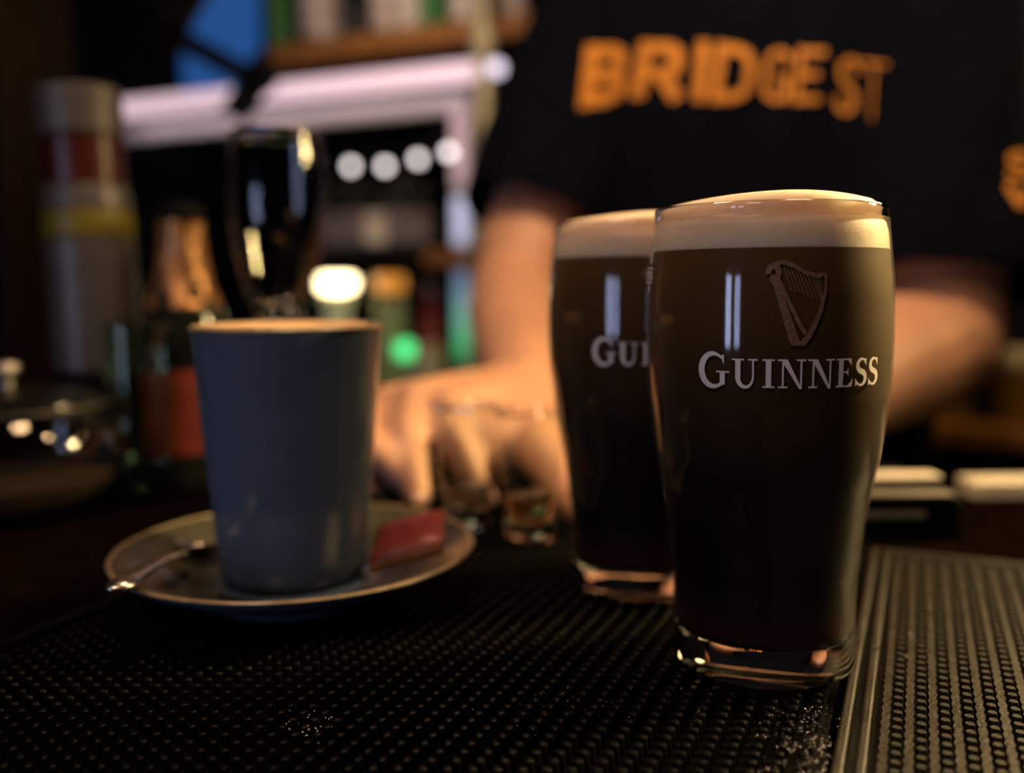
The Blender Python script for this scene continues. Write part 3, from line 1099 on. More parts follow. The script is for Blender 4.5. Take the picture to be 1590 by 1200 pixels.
def capsule(bm, a, b, ra, rb, n=16, flat=1.0, up=Vector((0, 0, 1))):
    a, b = Vector(a), Vector(b)
    d = (b - a)
    L_ = d.length
    d.normalize()
    path, rad = [], []
    for k in range(5):
        t_ = -math.pi / 2 + (math.pi / 2) * k / 4
        path.append(a + d * (ra * math.sin(t_)))
        rad.append(max(1e-5, ra * math.cos(t_)))
    for k in range(5):
        t_ = (math.pi / 2) * k / 4
        path.append(b + d * (rb * math.sin(t_)))
        rad.append(max(1e-5, rb * math.cos(t_)))
    x = d.cross(up)
    if x.length < 1e-3:
        x = d.cross(Vector((1, 0, 0)))
    x.normalize()
    y = x.cross(d).normalized()
    rows = []
    for p_, r in zip(path, rad):
        rows.append([bm.verts.new(p_ + x * (r * math.cos(2 * math.pi * k / n)) + y * (r * flat * math.sin(2 * math.pi * k / n))) for k in range(n)])
    for i in range(len(rows) - 1):
        for k in range(n):
            k2 = (k + 1) % n
            bm.faces.new((rows[i][k], rows[i][k2], rows[i + 1][k2], rows[i + 1][k]))
    bm.faces.new(rows[0][::-1])
    bm.faces.new(rows[-1])


def ellipsoid(bm, c_, h, ex=E1, ey=E2, ez=Vector((0, 0, 1))):
    mtx = Matrix(((ex.x * h[0], ey.x * h[1], ez.x * h[2], c_[0]), (ex.y * h[0], ey.y * h[1], ez.y * h[2], c_[1]), (ex.z * h[0], ey.z * h[1], ez.z * h[2], c_[2]), (0, 0, 0, 1)))
    bmesh.ops.create_icosphere(bm, subdivisions=3, radius=1.0, matrix=mtx)


def loft(bm, secs, n=40):
    """secs: (z, half width, half depth, forward shift)"""
    rows = []
    for z, a, b_, sh in secs:
        c_ = TO + E2 * sh
        row = []
        for k in range(n):
            an = 2 * math.pi * k / n
            ca, sa = math.cos(an), math.sin(an)
            e = 0.82
            x_ = a * math.copysign(abs(ca) ** e, ca)
            y_ = b_ * math.copysign(abs(sa) ** e, sa)
            q = c_ + E1 * x_ + E2 * y_
            row.append(bm.verts.new((q.x, q.y, z)))
        rows.append(row)
    for i in range(len(rows) - 1):
        for k in range(n):
            k2 = (k + 1) % n
            bm.faces.new((rows[i][k], rows[i][k2], rows[i + 1][k2], rows[i + 1][k]))
    bm.faces.new(rows[0][::-1])
    bm.faces.new(rows[-1])


def remeshed(name, bm, voxel, iters, mat, parent):
    bmesh.ops.recalc_face_normals(bm, faces=bm.faces[:])
    me = bpy.data.meshes.new(name + '_src')
    bm.to_mesh(me)
    bm.free()
    tmp = bpy.data.objects.new(name + '_src', me)
    COL.objects.link(tmp)
    md = tmp.modifiers.new('remesh', 'REMESH')
    md.mode = 'VOXEL'
    md.voxel_size = voxel
    if iters:
        sm = tmp.modifiers.new('smooth', 'SMOOTH')
        sm.factor = 0.5
        sm.iterations = iters
    dg = bpy.context.evaluated_depsgraph_get()
    me2 = bpy.data.meshes.new_from_object(tmp.evaluated_get(dg))
    bpy.data.objects.remove(tmp)
    bpy.data.meshes.remove(me)
    me2.name = name
    me2.materials.clear()
    me2.materials.append(mat)
    me2.polygons.foreach_set('use_smooth', [True] * len(me2.polygons))
    o = bpy.data.objects.new(name, me2)
    return link(o, parent)


person = tag(empty('person', (TO.x, TO.y, -1.0)), 'person in a navy t-shirt with orange lettering, reaching for two shot glasses', 'person')
SHR = TO - E1 * 0.140 + Vector((0, 0, 0.420))      # shoulder at the picture's left
SHL = TO + E1 * 0.172 + Vector((0, 0, 0.405))
ELR = Vector((0.006, 0.835, 0.120))
WRR = Vector((0.012, 0.632, 0.058))
ELL = Vector((0.342, 0.752, 0.082))
WRL = Vector((0.190, 0.650, 0.036))

bm = bmesh.new()
# head, neck, torso, legs
loft(bm, [(-0.12, 0.155, 0.100, 0.0), (0.10, 0.145, 0.092, 0.0), (0.27, 0.165, 0.098, 0.0), (0.36, 0.170, 0.092, 0.0), (0.43, 0.130, 0.070, -0.005), (0.465, 0.070, 0.055, -0.005)])
NK = TO + Vector((0, 0, 0.44)) - E2 * 0.01
HD = TO + Vector((0, 0, 0.625)) + E2 * 0.035
capsule(bm, NK, NK + E2 * 0.02 + Vector((0, 0, 0.10)), 0.058, 0.054)
ellipsoid(bm, HD + Vector((0, 0, 0.03)) - E2 * 0.012, (0.076, 0.095, 0.092))
ellipsoid(bm, HD + Vector((0, 0, -0.045)) + E2 * 0.025, (0.060, 0.066, 0.070))
capsule(bm, HD + E2 * 0.078 + Vector((0, 0, 0.012)), HD + E2 * 0.100 + Vector((0, 0, -0.028)), 0.010, 0.015)
for sg in (-1, 1):
    ellipsoid(bm, HD + E1 * (0.075 * sg) - E2 * 0.012 + Vector((0, 0, -0.01)), (0.010, 0.018, 0.032))
    ellipsoid(bm, HD + E1 * (0.028 * sg) + E2 * 0.078 + Vector((0, 0, 0.027)), (0.024, 0.014, 0.009))
    hip = TO + E1 * (0.085 * sg) + Vector((0, 0, -0.14))
    kn = TO + E1 * (0.095 * sg) + E2 * 0.01 + Vector((0, 0, -0.55))
    an_ = TO + E1 * (0.10 * sg) + Vector((0, 0, -0.93))
    capsule(bm, hip, kn, 0.078, 0.055)
    capsule(bm, kn, an_, 0.054, 0.040)
    capsule(bm, an_, an_ + E2 * 0.12 + Vector((0, 0, -0.02)), 0.038, 0.030)
# arms
def arm(sh, el, wr, fat=1.0):
    capsule(bm, sh, el, 0.056 * fat, 0.044 * fat)
    m1 = el.lerp(wr, 0.25)
    capsule(bm, el, m1, 0.042 * fat, 0.045 * fat)
    capsule(bm, m1, wr, 0.045 * fat, 0.029 * fat)
arm(SHR, ELR, WRR)
arm(SHL, ELL, WRL, 1.16)
NAILS = []
def finger(pts_, r0, r1):
    n_ = len(pts_) - 1
    for k in range(n_):
        capsule(bm, pts_[k], pts_[k + 1], r0 + (r1 - r0) * k / n_, r0 + (r1 - r0) * (k + 1) / n_, 12)
    NAILS.append((Vector(pts_[-2]), Vector(pts_[-1]), r1))
S1, S2 = Vector(sh1.location), Vector(sh2.location)
# gripping hand: knuckles above and behind the glasses, fingers down the left of the first glass, thumb to the right of the second
mcp = [Vector((-0.038, 0.550, 0.055)), Vector((-0.059, 0.560, 0.060)), Vector((-0.077, 0.572, 0.057)), Vector((-0.090, 0.586, 0.050))]
for k, q in enumerate(mcp):
    capsule(bm, WRR.lerp(q, 0.08) + Vector((-0.004 * k + 0.004, 0, 0.001)), q, 0.022 - 0.001 * k, 0.0145 - 0.0008 * k, 14)
capsule(bm, WRR + Vector((-0.008, -0.02, -0.004)), Vector((-0.050, 0.572, 0.044)), 0.027, 0.020, 16)
capsule(bm, WRR + Vector((-0.002, -0.03, -0.012)), Vector((-0.012, 0.556, 0.034)), 0.025, 0.021, 16)
lg = S1
tipI = Vector((lg.x - 0.0262, lg.y - 0.001, 0.0150))
finger([mcp[0], Vector((-0.036, 0.534, 0.046)), Vector((-0.026, 0.529, 0.028)), Vector((-0.018, 0.527, 0.011))], 0.0118, 0.0086)
finger([mcp[1], Vector((-0.060, 0.530, 0.047)), Vector((lg.x - 0.0300, lg.y + 0.012, 0.031)), tipI], 0.0115, 0.0085)
finger([mcp[2], Vector((-0.086, 0.536, 0.047)), Vector((-0.075, 0.512, 0.038)), Vector((-0.064, 0.510, 0.026))], 0.0108, 0.0082)
finger([mcp[3], Vector((-0.105, 0.556, 0.038)), Vector((-0.097, 0.540, 0.022)), Vector((-0.086, 0.534, 0.012))], 0.0094, 0.0074)
tt = Vector((S2.x + 0.0265, S2.y + 0.0090, 0.0130))
finger([WRR + Vector((0.006, -0.03, -0.010)), Vector((0.014, 0.546, 0.034)), Vector((0.028, 0.516, 0.019)), tt], 0.0185, 0.0098)
# the other hand lies on the bar behind the pints
ml_ = [Vector((0.118, 0.607, 0.020)), Vector((0.104, 0.625, 0.021)), Vector((0.096, 0.643, 0.019)), Vector((0.094, 0.661, 0.016))]
for k, q in enumerate(ml_):
    capsule(bm, WRL.lerp(q, 0.1), q, 0.020, 0.0135 - 0.0006 * k, 14)
    dq = Vector((-0.80, -0.32 + 0.22 * k * 0.5, 0)).normalized()
    ln = (0.034, 0.038, 0.035, 0.027)[k]
    finger([q, q + dq * ln + Vector((0, 0, 0.004)), q + dq * (ln * 1.65) + Vector((0, 0, -0.003)), q + dq * (ln * 2.1) + Vector((0, 0, -0.012 + 0.001 * k))], 0.0105 - 0.0005 * k, 0.0078)
finger([WRL + Vector((-0.012, -0.016, -0.004)), Vector((0.150, 0.596, 0.016)), Vector((0.128, 0.573, 0.010)), Vector((0.108, 0.560, 0.006))], 0.0145, 0.0088)
body = remeshed('body', bm, 0.0034, 7, M['skin'], None)
child_of(body, person)
for a, b_, r in NAILS:
    d = (b_ - a).normalized()
    out_ = Vector((0, 0, 1)) - d * d.z
    if out_.length < 0.3:
        out_ = Vector((0, -1, 0)) - d * (-d.y)
    out_.normalize()
    sd = d.cross(out_)
    bmn = bmesh.new()
    ellipsoid(bmn, b_ + d * (r * 0.35) + out_ * (r * 0.66), (r * 0.55, r * 0.62, r * 0.22), sd, d, out_)
    child_of(bm_obj('fingernail', bmn, M['nail'], None, True), body)
# face and hair
for sg in (-1, 1):
    bmn = bmesh.new()
    ellipsoid(bmn, HD + E1 * (0.030 * sg) + E2 * 0.0745 + Vector((0, 0, 0.012)), (0.012, 0.010, 0.008))
    ey = bm_obj('eye', bmn, M['eye'], None, True)
    child_of(ey, body)
    bmn = bmesh.new()
    ellipsoid(bmn, HD + E1 * (0.030 * sg) + E2 * 0.0825 + Vector((0, 0, 0.012)), (0.005, 0.003, 0.005))
    child_of(bm_obj('iris', bmn, M['iris'], None, True), body)
bmn = bmesh.new()
ellipsoid(bmn, HD + E2 * 0.088 + Vector((0, 0, -0.058)), (0.023, 0.008, 0.008))
child_of(bm_obj('mouth', bmn, M['lip'], None, True), body)
bmn = bmesh.new()
ellipsoid(bmn, HD + Vector((0, 0, 0.062)) - E2 * 0.018, (0.082, 0.100, 0.082))
ellipsoid(bmn, HD + Vector((0, 0, 0.005)) - E2 * 0.055, (0.074, 0.062, 0.075))
child_of(remeshed('hair', bmn, 0.006, 4, M['hair'], None), person)

# t-shirt
bm = bmesh.new()
loft(bm, [(-0.17, 0.178, 0.122, 0.002), (-0.02, 0.172, 0.118, 0.004), (0.10, 0.170, 0.118, 0.004), (0.22, 0.184, 0.122, 0.002), (0.31, 0.182, 0.124, 0.0), (0.38, 0.170, 0.110, 0.0), (0.44, 0.140, 0.080, -0.004), (0.474, 0.080, 0.062, -0.004)])
HEM_R = SHR.lerp(ELR, 0.75)
HEM_L = SHL.lerp(ELL, 0.84)
shirt = remeshed('t_shirt', bm, 0.006, 8, M['navy'], None)
# cut the sleeve ends, hem and neck open
bm = bmesh.new()
bm.from_mesh(shirt.data)
def cut(co, no, keep_far, lim):
    geom = [g for g in bm.verts[:] + bm.edges[:] + bm.faces[:]]
    def near(f):
        return (f.calc_center_median() - co).length < lim
    fs = [f for f in bm.faces if near(f)]
    es = list({e for f in fs for e in f.edges})
    vs2 = list({v for f in fs for v in f.verts})
    r = bmesh.ops.bisect_plane(bm, geom=vs2 + es + fs, plane_co=co, plane_no=no, dist=1e-6)
    kill = [f for f in bm.faces if near(f) and (f.calc_center_median() - co).dot(no) > 1e-6]
    bmesh.ops.delete(bm, geom=kill, context='FACES')
dR = (Vector((ELR.x, ELR.y, ELR.z)) - SHR).normalized()
dL = (ELL - SHL).normalized()
cut(TO + Vector((0, 0, -0.165)), Vector((0, 0, -1)), True, 0.4)
cut(TO + Vector((0, 0, 0.462)), Vector((0, 0, 1)), True, 0.12)
# sleeves, sewn on at the shoulder
torso_bm = bm
for sh_p, hem, r0_, r1_, no_ in ((SHR, HEM_R, 0.060, 0.074, (dR + Vector((-0.10, 0, 0.0))).normalized()), (SHL, HEM_L, 0.074, 0.084, dL)):
    bms = bmesh.new()
    capsule(bms, sh_p + Vector((0, 0, -0.004)), hem, r0_, r1_, 24)
    tmp_o = remeshed('sleeve', bms, 0.006, 6, M['navy'], None)
    bm = bmesh.new()
    bm.from_mesh(tmp_o.data)
    cut(hem + (dR if hem is HEM_R else dL) * 0.012, no_, True, 0.2)
    bm.to_mesh(tmp_o.data)
    bm.free()
    torso_bm.from_mesh(tmp_o.data)
    dead = tmp_o.data
    bpy.data.objects.remove(tmp_o)
    bpy.data.meshes.remove(dead)
bm = torso_bm
bm.normal_update()
# folds in the cloth
for v in bm.verts:
    q = v.co
    x_ = (q - TO).dot(E1)
    f_ = 0.0035 * math.sin(x_ * 46 + q.z * 16) * max(0, min(1, (0.30 - q.z) / 0.2)) + 0.002 * math.sin(x_ * 90 - q.z * 40 + 1.0)
    v.co = q + v.normal * f_
for f in bm.faces:
    f.smooth = True
bvh_shirt = BVHTree.FromBMesh(bm)
bm.to_mesh(shirt.data)
bm.free()
md = shirt.modifiers.new('cloth_thickness', 'SOLIDIFY')
md.thickness = 0.002
md.offset = -1
child_of(shirt, person)
# trousers and shoes
bm = bmesh.new()
loft(bm, [(-0.22, 0.162, 0.108, 0.0), (-0.10, 0.158, 0.104, 0.0)])
for sg in (-1, 1):
    hip = TO + E1 * (0.085 * sg) + Vector((0, 0, -0.16))
    kn = TO + E1 * (0.095 * sg) + E2 * 0.01 + Vector((0, 0, -0.55))
    an_ = TO + E1 * (0.10 * sg) + Vector((0, 0, -0.90))
    capsule(bm, hip, kn, 0.092, 0.070)
    capsule(bm, kn, an_, 0.068, 0.058)
child_of(remeshed('trousers', bm, 0.012, 4, M['trouser'], None), person)
for sg in (-1, 1):
    bm = bmesh.new()
    an_ = TO + E1 * (0.10 * sg) + Vector((0, 0, -0.955))
    capsule(bm, an_ - E2 * 0.03, an_ + E2 * 0.15, 0.045, 0.040, 18)
    child_of(remeshed('shoe', bm, 0.008, 3, M['black'], None), person)

# lettering on the shirt
def glyph(ch):
    w1 = 0.30
    G = {
        'B': [([(0.16, 0.0), (0.16, 1.0)], 0.34), ([(0.1, 0.88), (0.62, 0.88)], 0.26), ([(0.1, 0.5), (0.70, 0.5)], 0.26), ([(0.1, 0.12), (0.64, 0.12)], 0.26),
              ([(0.60, 0.90), (0.80, 0.82), (0.80, 0.62), (0.68, 0.50)], 0.30), ([(0.68, 0.50), (0.84, 0.38), (0.82, 0.20), (0.60, 0.10)], 0.32)],
        'R': [([(0.15, 0.0), (0.15, 1.0)], 0.31), ([(0.1, 0.88), (0.62, 0.88)], 0.25), ([(0.1, 0.44), (0.66, 0.44)], 0.23),
              ([(0.58, 0.90), (0.82, 0.80), (0.82, 0.56), (0.60, 0.42)], 0.30), ([(0.52, 0.44), (0.86, 0.0)], 0.30)],
        'I': [([(0.5, 0.0), (0.5, 1.0)], 0.92)],
        'D': [([(0.14, 0.0), (0.14, 1.0)], 0.28), ([(0.1, 0.90), (0.56, 0.90)], 0.20), ([(0.1, 0.10), (0.56, 0.10)], 0.20),
              ([(0.50, 0.92), (0.78, 0.84), (0.87, 0.66), (0.87, 0.34), (0.78, 0.16), (0.50, 0.08)], 0.26)],
        'G': [([(0.88, 0.70), (0.82, 0.86), (0.55, 0.93), (0.26, 0.86), (0.14, 0.66), (0.14, 0.34), (0.26, 0.14), (0.55, 0.07), (0.86, 0.16)], 0.24), ([(0.86, 0.06), (0.86, 0.48)], 0.24), ([(0.54, 0.44), (0.94, 0.44)], 0.16)],
        'E': [([(0.13, 0.0), (0.13, 1.0)], 0.25), ([(0.1, 0.92), (0.95, 0.92)], 0.16), ([(0.1, 0.52), (0.82, 0.52)], 0.15), ([(0.1, 0.08), (0.95, 0.08)], 0.16)],
        'S': [([(0.86, 0.74), (0.76, 0.90), (0.48, 0.95), (0.20, 0.86), (0.16, 0.68), (0.34, 0.55), (0.66, 0.45), (0.84, 0.32), (0.80, 0.12), (0.50, 0.05), (0.20, 0.12), (0.12, 0.30)], 0.17)],
        'T': [([(0.0, 0.94), (1.0, 0.94)], 0.11), ([(0.5, 0.0), (0.5, 0.94)], 0.20)],
        'V': [([(0.08, 1.0), (0.5, 0.0)], 0.30), ([(0.5, 0.0), (0.92, 1.0)], 0.30)],
    }
    return G[ch]


def shirt_letter(ch, quad, parent_, thick=1.0):
    """quad: TL, TR, BR, BL aimed points on the chest"""
    TL, TR, BR, BL = [Vector(q) for q in quad]
    ar = ((TR - TL).length + (BR - BL).length) / ((TL - BL).length + (TR - BR).length)
    V, Fc = [], []
    for pts_, wd in glyph(ch):
        P_ = [(x * ar, y) for x, y in pts_]
        wv = wd * thick * (ar if abs(pts_[0][0] - pts_[-1][0]) < 0.3 else 1.0)
        for q in stroke_quads(P_, wv * 0.82, 5):
            k = len(V)
            ok = True
            for c_ in q:
                x, y = c_.x / ar, c_.y
                uv = (BL * (1 - x) + BR * x) * (1 - y) + (TL * (1 - x) + TR * x) * y
                r = ray(uv.x, uv.y).normalized()
                hit, nrm, _, _ = bvh_shirt.ray_cast(CAM, r)
                if hit is None:
                    ok = False
                    hit = CAM + r
                V.append(hit - r * 0.0012)
            if ok:
                Fc.append((k, k + 1, k + 2, k + 3))
    if Fc:
        o = mesh_obj('printed_letter', V, Fc, M['orange_print'])
        child_of(o, parent_)


shirt_letter('B', ((909, 70), (981, 66), (970, 161), (897, 168)), shirt)
shirt_letter('R', ((992, 64), (1066, 63), (1066, 154), (975, 152)), shirt)
shirt_letter('I', ((1081, 63), (1106, 64), (1098, 158), (1072, 157)), shirt)
shirt_letter('D', ((1112, 64), (1178, 72), (1166, 160), (1100, 159)), shirt)
shirt_letter('G', ((1188, 72), (1232, 74), (1226, 162), (1176, 160)), shirt)
shirt_letter('E', ((1239, 74), (1286, 74), (1274, 161), (1230, 160)), shirt, 0.9)
shirt_letter('S', ((1302, 85), (1342, 90), (1330, 181), (1292, 176)), shirt, 0.62)
shirt_letter('T', ((1338, 90), (1380, 95), (1368, 190), (1336, 184)), shirt, 0.55)
shirt_letter('S', ((1560, 236), (1612, 236), (1612, 276), (1560, 278)), shirt, 1.5)
shirt_letter('V', ((1560, 286), (1612, 282), (1612, 318), (1560, 322)), shirt, 1.3)

# ================================================================== LEFT OF THE BAR: JAR, CANISTER, BOTTLE, STEM GLASS
jc = front_base(20, 800, 0.045)
jar = tag(empty('sugar_jar', (jc.x, jc.y, MAT_B)), 'round glass sugar jar with a metal lid and knob at the left edge', 'jar')
jl, jr_ = PY(20, 630, jc.y), PY(187, 690, jc.y)
JR = jr_.x - jc.x
JZ = jl.z - MAT_B
lathe('glass_body', smooth_profile([(0.0, 0.0), (JR * 0.70, 0.0005), (JR * 0.88, JZ * 0.16), (JR, JZ * 0.50), (JR * 0.95, JZ * 0.78), (JR * 0.80, JZ * 0.96), (JR * 0.78, JZ - 0.001)], 4)
      + [(JR * 0.75, JZ - 0.001), (JR * 0.77, JZ * 0.95), (JR * 0.91, JZ * 0.77), (JR * 0.955, JZ * 0.50), (JR * 0.84, JZ * 0.18), (JR * 0.66, 0.005), (0, 0.004)], M['glass'], jar, 64)
lathe('sugar', [(0, 0.0045), (JR * 0.64, 0.0055), (JR * 0.82, JZ * 0.19), (JR * 0.90, JZ * 0.36), (JR * 0.5, JZ * 0.42), (0, JZ * 0.45)], M['sugar'], jar, 48)
lid = lathe('lid', [(0, JZ + 0.0008), (JR * 0.80, JZ + 0.0008), (JR * 0.84, JZ + 0.002), (JR * 0.83, JZ + 0.004), (JR * 0.6, JZ + 0.009), (JR * 0.25, JZ + 0.0125), (0, JZ + 0.013)], M['black_gloss'], jar, 64)
lathe('lid_rim', [(JR * 0.80, JZ - 0.0005), (JR * 0.835, JZ - 0.0005), (JR * 0.84, JZ + 0.0018), (JR * 0.80, JZ + 0.0018), (JR * 0.80, JZ - 0.0005)], M['steel_dull'], lid, 64)
lathe('knob', [(0, JZ + 0.012), (0.0042, JZ + 0.012), (0.0040, JZ + 0.016), (0.0065, JZ + 0.019), (0.0085, JZ + 0.0225), (0.0070, JZ + 0.026), (0, JZ + 0.0275)], M['steel_dull'], lid, 32)

cy_ = 0.66
ct, cb = PY(112, 140, cy_), PY(155, 572, cy_)
cn = tag(empty('canister', (0, 0, 0)), 'tall grey canister with a yellow band and dark red collar by the timber post', 'canister')
ax_ = (ct - cb)
AL = ax_.length
ax_n = Vector((-0.035, 0.0, 1.0)).normalized()
base_p = cb.copy()
def can_ring(name, f0, f1, r0, r1, mat, cap=0.0015):
    V, Fc = lathe_data([(0, 0), (r0 - cap, 0), (r0, cap), (r1, (f1 - f0) * AL - cap), (r1 - cap, (f1 - f0) * AL), (0, (f1 - f0) * AL)], 40)
    mtx = ax_n.to_track_quat('Z', 'Y').to_matrix()
    o = mesh_obj(name, [base_p + ax_n * (f0 * AL) + mtx @ Vector(v) for v in V], Fc, mat, cn, True)
    bmx = bmesh.new(); bmx.from_mesh(o.data)
    for e in bmx.edges:
        if len(e.link_faces) == 2 and e.calc_face_angle(0) > 0.6:
            e.smooth = False
    bmx.to_mesh(o.data); bmx.free()
    return o
RC = 0.0292
can_ring('body', 0.0, 0.47, RC, RC, M['can_grey'])
can_ring('yellow_band', 0.47, 0.565, RC + 0.0004, RC + 0.0004, M['can_yellow'])
can_ring('shoulder', 0.565, 0.655, RC, RC * 0.96, M['can_grey'])
can_ring('red_collar', 0.655, 0.83, RC * 0.90, RC * 0.90, M['can_red'])
can_ring('cap', 0.83, 1.0, RC * 0.95, RC * 0.95, M['can_grey'])
bl_ = (base_p.z - MAT_B) / (AL * ax_n.z)
can_ring('black_foot', -bl_ * 0.995, 0.0, RC * 1.12, RC * 1.02, M['black'])

by_ = 0.64
bt_, bb_ = PY(303, 318, by_), PY(290, 745, by_)
bz = bt_.z - MAT_B
btl = tag(empty('foil_necked_bottle', (PY(290, 600, by_).x, by_, MAT_B)), 'dark green bottle with crumpled copper foil neck behind the cup', 'bottle')
lathe('bottle_glass', smooth_profile([(0.0, 0.001), (0.026, 0.0), (0.0305, 0.004), (0.031, 0.02), (0.031, bz * 0.46), (0.0285, bz * 0.56), (0.0235, bz * 0.66), (0.0172, bz * 0.76), (0.0140, bz * 0.88), (0.0135, bz * 0.97), (0.0, bz * 0.975)], 4), M['bottle_dark'], btl, 48)
lathe('label', [(0.0312, bz * 0.14), (0.0315, bz * 0.14), (0.0315, bz * 0.43), (0.0312, bz * 0.43), (0.0312, bz * 0.14)], M['darkred'], btl, 48)
fo = lathe('foil', smooth_profile([(0.0248, bz * 0.645), (0.0210, bz * 0.70), (0.0180, bz * 0.76), (0.0152, bz * 0.86), (0.0148, bz * 0.93), (0.0150, bz * 0.945), (0.0136, bz * 0.945)], 6), M['foil'], btl, 48)
for v in fo.data.vertices:
    a = math.atan2(v.co.y, v.co.x)
    k = 1 + 0.028 * math.sin(a * 5 + v.co.z * 160) + 0.02 * math.sin(a * 9 - v.co.z * 230)
    v.co.x *= k
    v.co.y *= k
lathe('cap', [(0, bz * 0.94), (0.0152, bz * 0.94), (0.0156, bz * 0.95), (0.0150, bz * 0.985), (0.0138, bz), (0, bz)], M['black'], btl, 32)

gy = 0.60
gt, gm, gb = PY(430, 208, gy), PY(432, 335, gy), PY(438, 492, gy)
gz = gt.z - MAT_B
def zf(v):
    return PY(432, v, gy).z - MAT_B
px = gy / F_PX
sg_ = tag(empty('stemmed_beer_glass', (gm.x, gy, MAT_B)), 'empty stemmed beer glass standing behind the cup', 'glass')
bowl_o = [(0.0, zf(525)), (0.006, zf(524)), (46 * px * 0.62, zf(500)), (46 * px, zf(470)), (60 * px, zf(420)), (71 * px, zf(360)), (74 * px, zf(310)), (72 * px, zf(250)), (68 * px, gz - 0.0006)]
bowl_o = smooth_profile(bowl_o, 4)
bowl_i = [(max(0.0, r - 0.0016), z + (0.006 if r < 0.004 else 0.0012 if r < 0.018 else 0)) for r, z in reversed(bowl_o) if r > 0.0045]
lathe('bowl', bowl_o + [(68 * px - 0.0008, gz)] + bowl_i + [(0, zf(518))], M['thin'], sg_, 64)
lathe('rim', [(68 * px + 0.0003, gz - 0.0016), (68 * px + 0.0006, gz + 0.0002), (68 * px - 0.0004, gz + 0.0014), (68 * px - 0.0014, gz + 0.0002), (68 * px - 0.0011, gz - 0.0016), (68 * px + 0.0003, gz - 0.0016)], M['glass'], sg_, 64)
lathe('bowl_base', smooth_profile([(0, zf(517)), (0.010, zf(512)), (46 * px * 0.85, zf(486)), (46 * px * 0.80, zf(478)), (46 * px * 0.5, zf(488)), (0, zf(494))], 3), M['glass'], sg_, 48)
lathe('stem', [(0, zf(525) - 0.0002), (0.0055, zf(526)), (0.0042, zf(545)), (0.0044, 0.012), (0.0075, 0.0055), (0.026, 0.003), (0.0300, 0.0018), (0.0295, 0.0), (0, 0.0)], M['glass'], sg_, 48)

tg = tag(empty('tall_tumbler', (PY(215, 600, 0.60).x, 0.60, MAT_B)), 'tall green-tinted tumbler between the canister and the foil-necked bottle', 'glass')
tzz = PY(215, 505, 0.60).z - MAT_B
lathe('glass', [(0, 0.001), (0.017, 0.0), (0.0185, 0.002), (0.0205, tzz), (0.0197, tzz + 0.0006), (0.0189, tzz), (0.0172, 0.008), (0, 0.007)], M['glass_green'], tg, 40)

# ================================================================== BLACK TRAY AND RAIL AT THE RIGHT OF THE BAR
tq0, tq1 = PZ(1345, 846, MAT_B), PZ(1478, 846, MAT_B)
ty0 = tq0.y + 0.006
tray = tag(empty('black_bar_tray', (tq0.x, ty0, MAT_B)), 'low black tray with steel strips behind the ribbed drip mat', 'tray')
tz = PY(1420, 772, ty0).z
tdep = 0.085
tx0, tx1 = tq0.x - 0.02, PY(1500, 772, ty0).x
child_of(box('body', ((tx0 + tx1) / 2, ty0 + tdep / 2, (MAT_B + tz) / 2), ((tx1 - tx0) / 2, tdep / 2, (tz - MAT_B) / 2), M['black'], bevel=0.003), tray)
ysb = PZ(1400, 742, tz).y
child_of(box('steel_strip', ((tx0 + PZ(1455, 742, tz).x) / 2, ysb, tz + 0.0012), ((PZ(1455, 742, tz).x - tx0) / 2, 0.0075, 0.0012), M['pale_strip'], bevel=0.0006), tray)
child_of(box('steel_edge', ((tx0 + tx1) / 2 - 0.002, ty0 + 0.004, tz + 0.0008), ((tx1 - tx0) / 2 - 0.004, 0.0055, 0.0012), M['steel_dull'], bevel=0.0006), tray)
zz = PY(1400, 800, ty0).z
child_of(box('front_strip', ((tx0 + PY(1436, 800, ty0).x) / 2, ty0 - 0.001, zz), ((PY(1436, 800, ty0).x - tx0) / 2, 0.0011, 0.0018), M['steel_dull'], bevel=0.0004), tray)
r0_, r1_ = PZ(1497, 742, 0.004), PZ(1640, 742, 0.004)
rail = tag(empty('steel_rail', (r0_.x, r0_.y, MAT_B)), 'steel rail strip with a painted glint on the bar right of the black tray', 'rail')
rc = (r0_ + r1_) / 2
child_of(box('rail_plate', (rc.x + 0.06, rc.y, (MAT_B + 0.004) / 2), ((r1_.x - r0_.x) / 2 + 0.06, 0.012, (0.004 - MAT_B) / 2), M['pale_strip'], bevel=0.0015), rail)
for k in range(2):
    child_of(lathe('screw_head', [(0, 0.0), (0.003, 0.0), (0.0028, 0.0008), (0, 0.0012)], M['steel_dull'], None, 16, loc=(rc.x + 0.03 + 0.07 * k, rc.y, 0.004)), rail)

# ================================================================== BACK BAR
SB = 1.43                     # front of the back counter
CTZ = -0.072
bc_ = tag(empty('back_counter', B(0, 1.7, -1.0)), 'back bar counter with a warm wooden edge', 'counter')
child_of(bbox('worktop', -2.3, 2.2, SB, 2.05, CTZ - 0.028, CTZ, M['wood'], bevel=0.003), bc_)
for k in range(6):
    t0_ = -2.2 + k * 0.72
    child_of(bbox('cabinet_door', t0_, t0_ + 0.70, SB + 0.03, SB + 0.055, -0.92, CTZ - 0.035, M['darkwood'], bevel=0.003), bc_)
child_of(bbox('carcass', -2.25, 2.15, SB + 0.055, 2.04, -1.0, CTZ - 0.030, M['darkwood']), bc_)

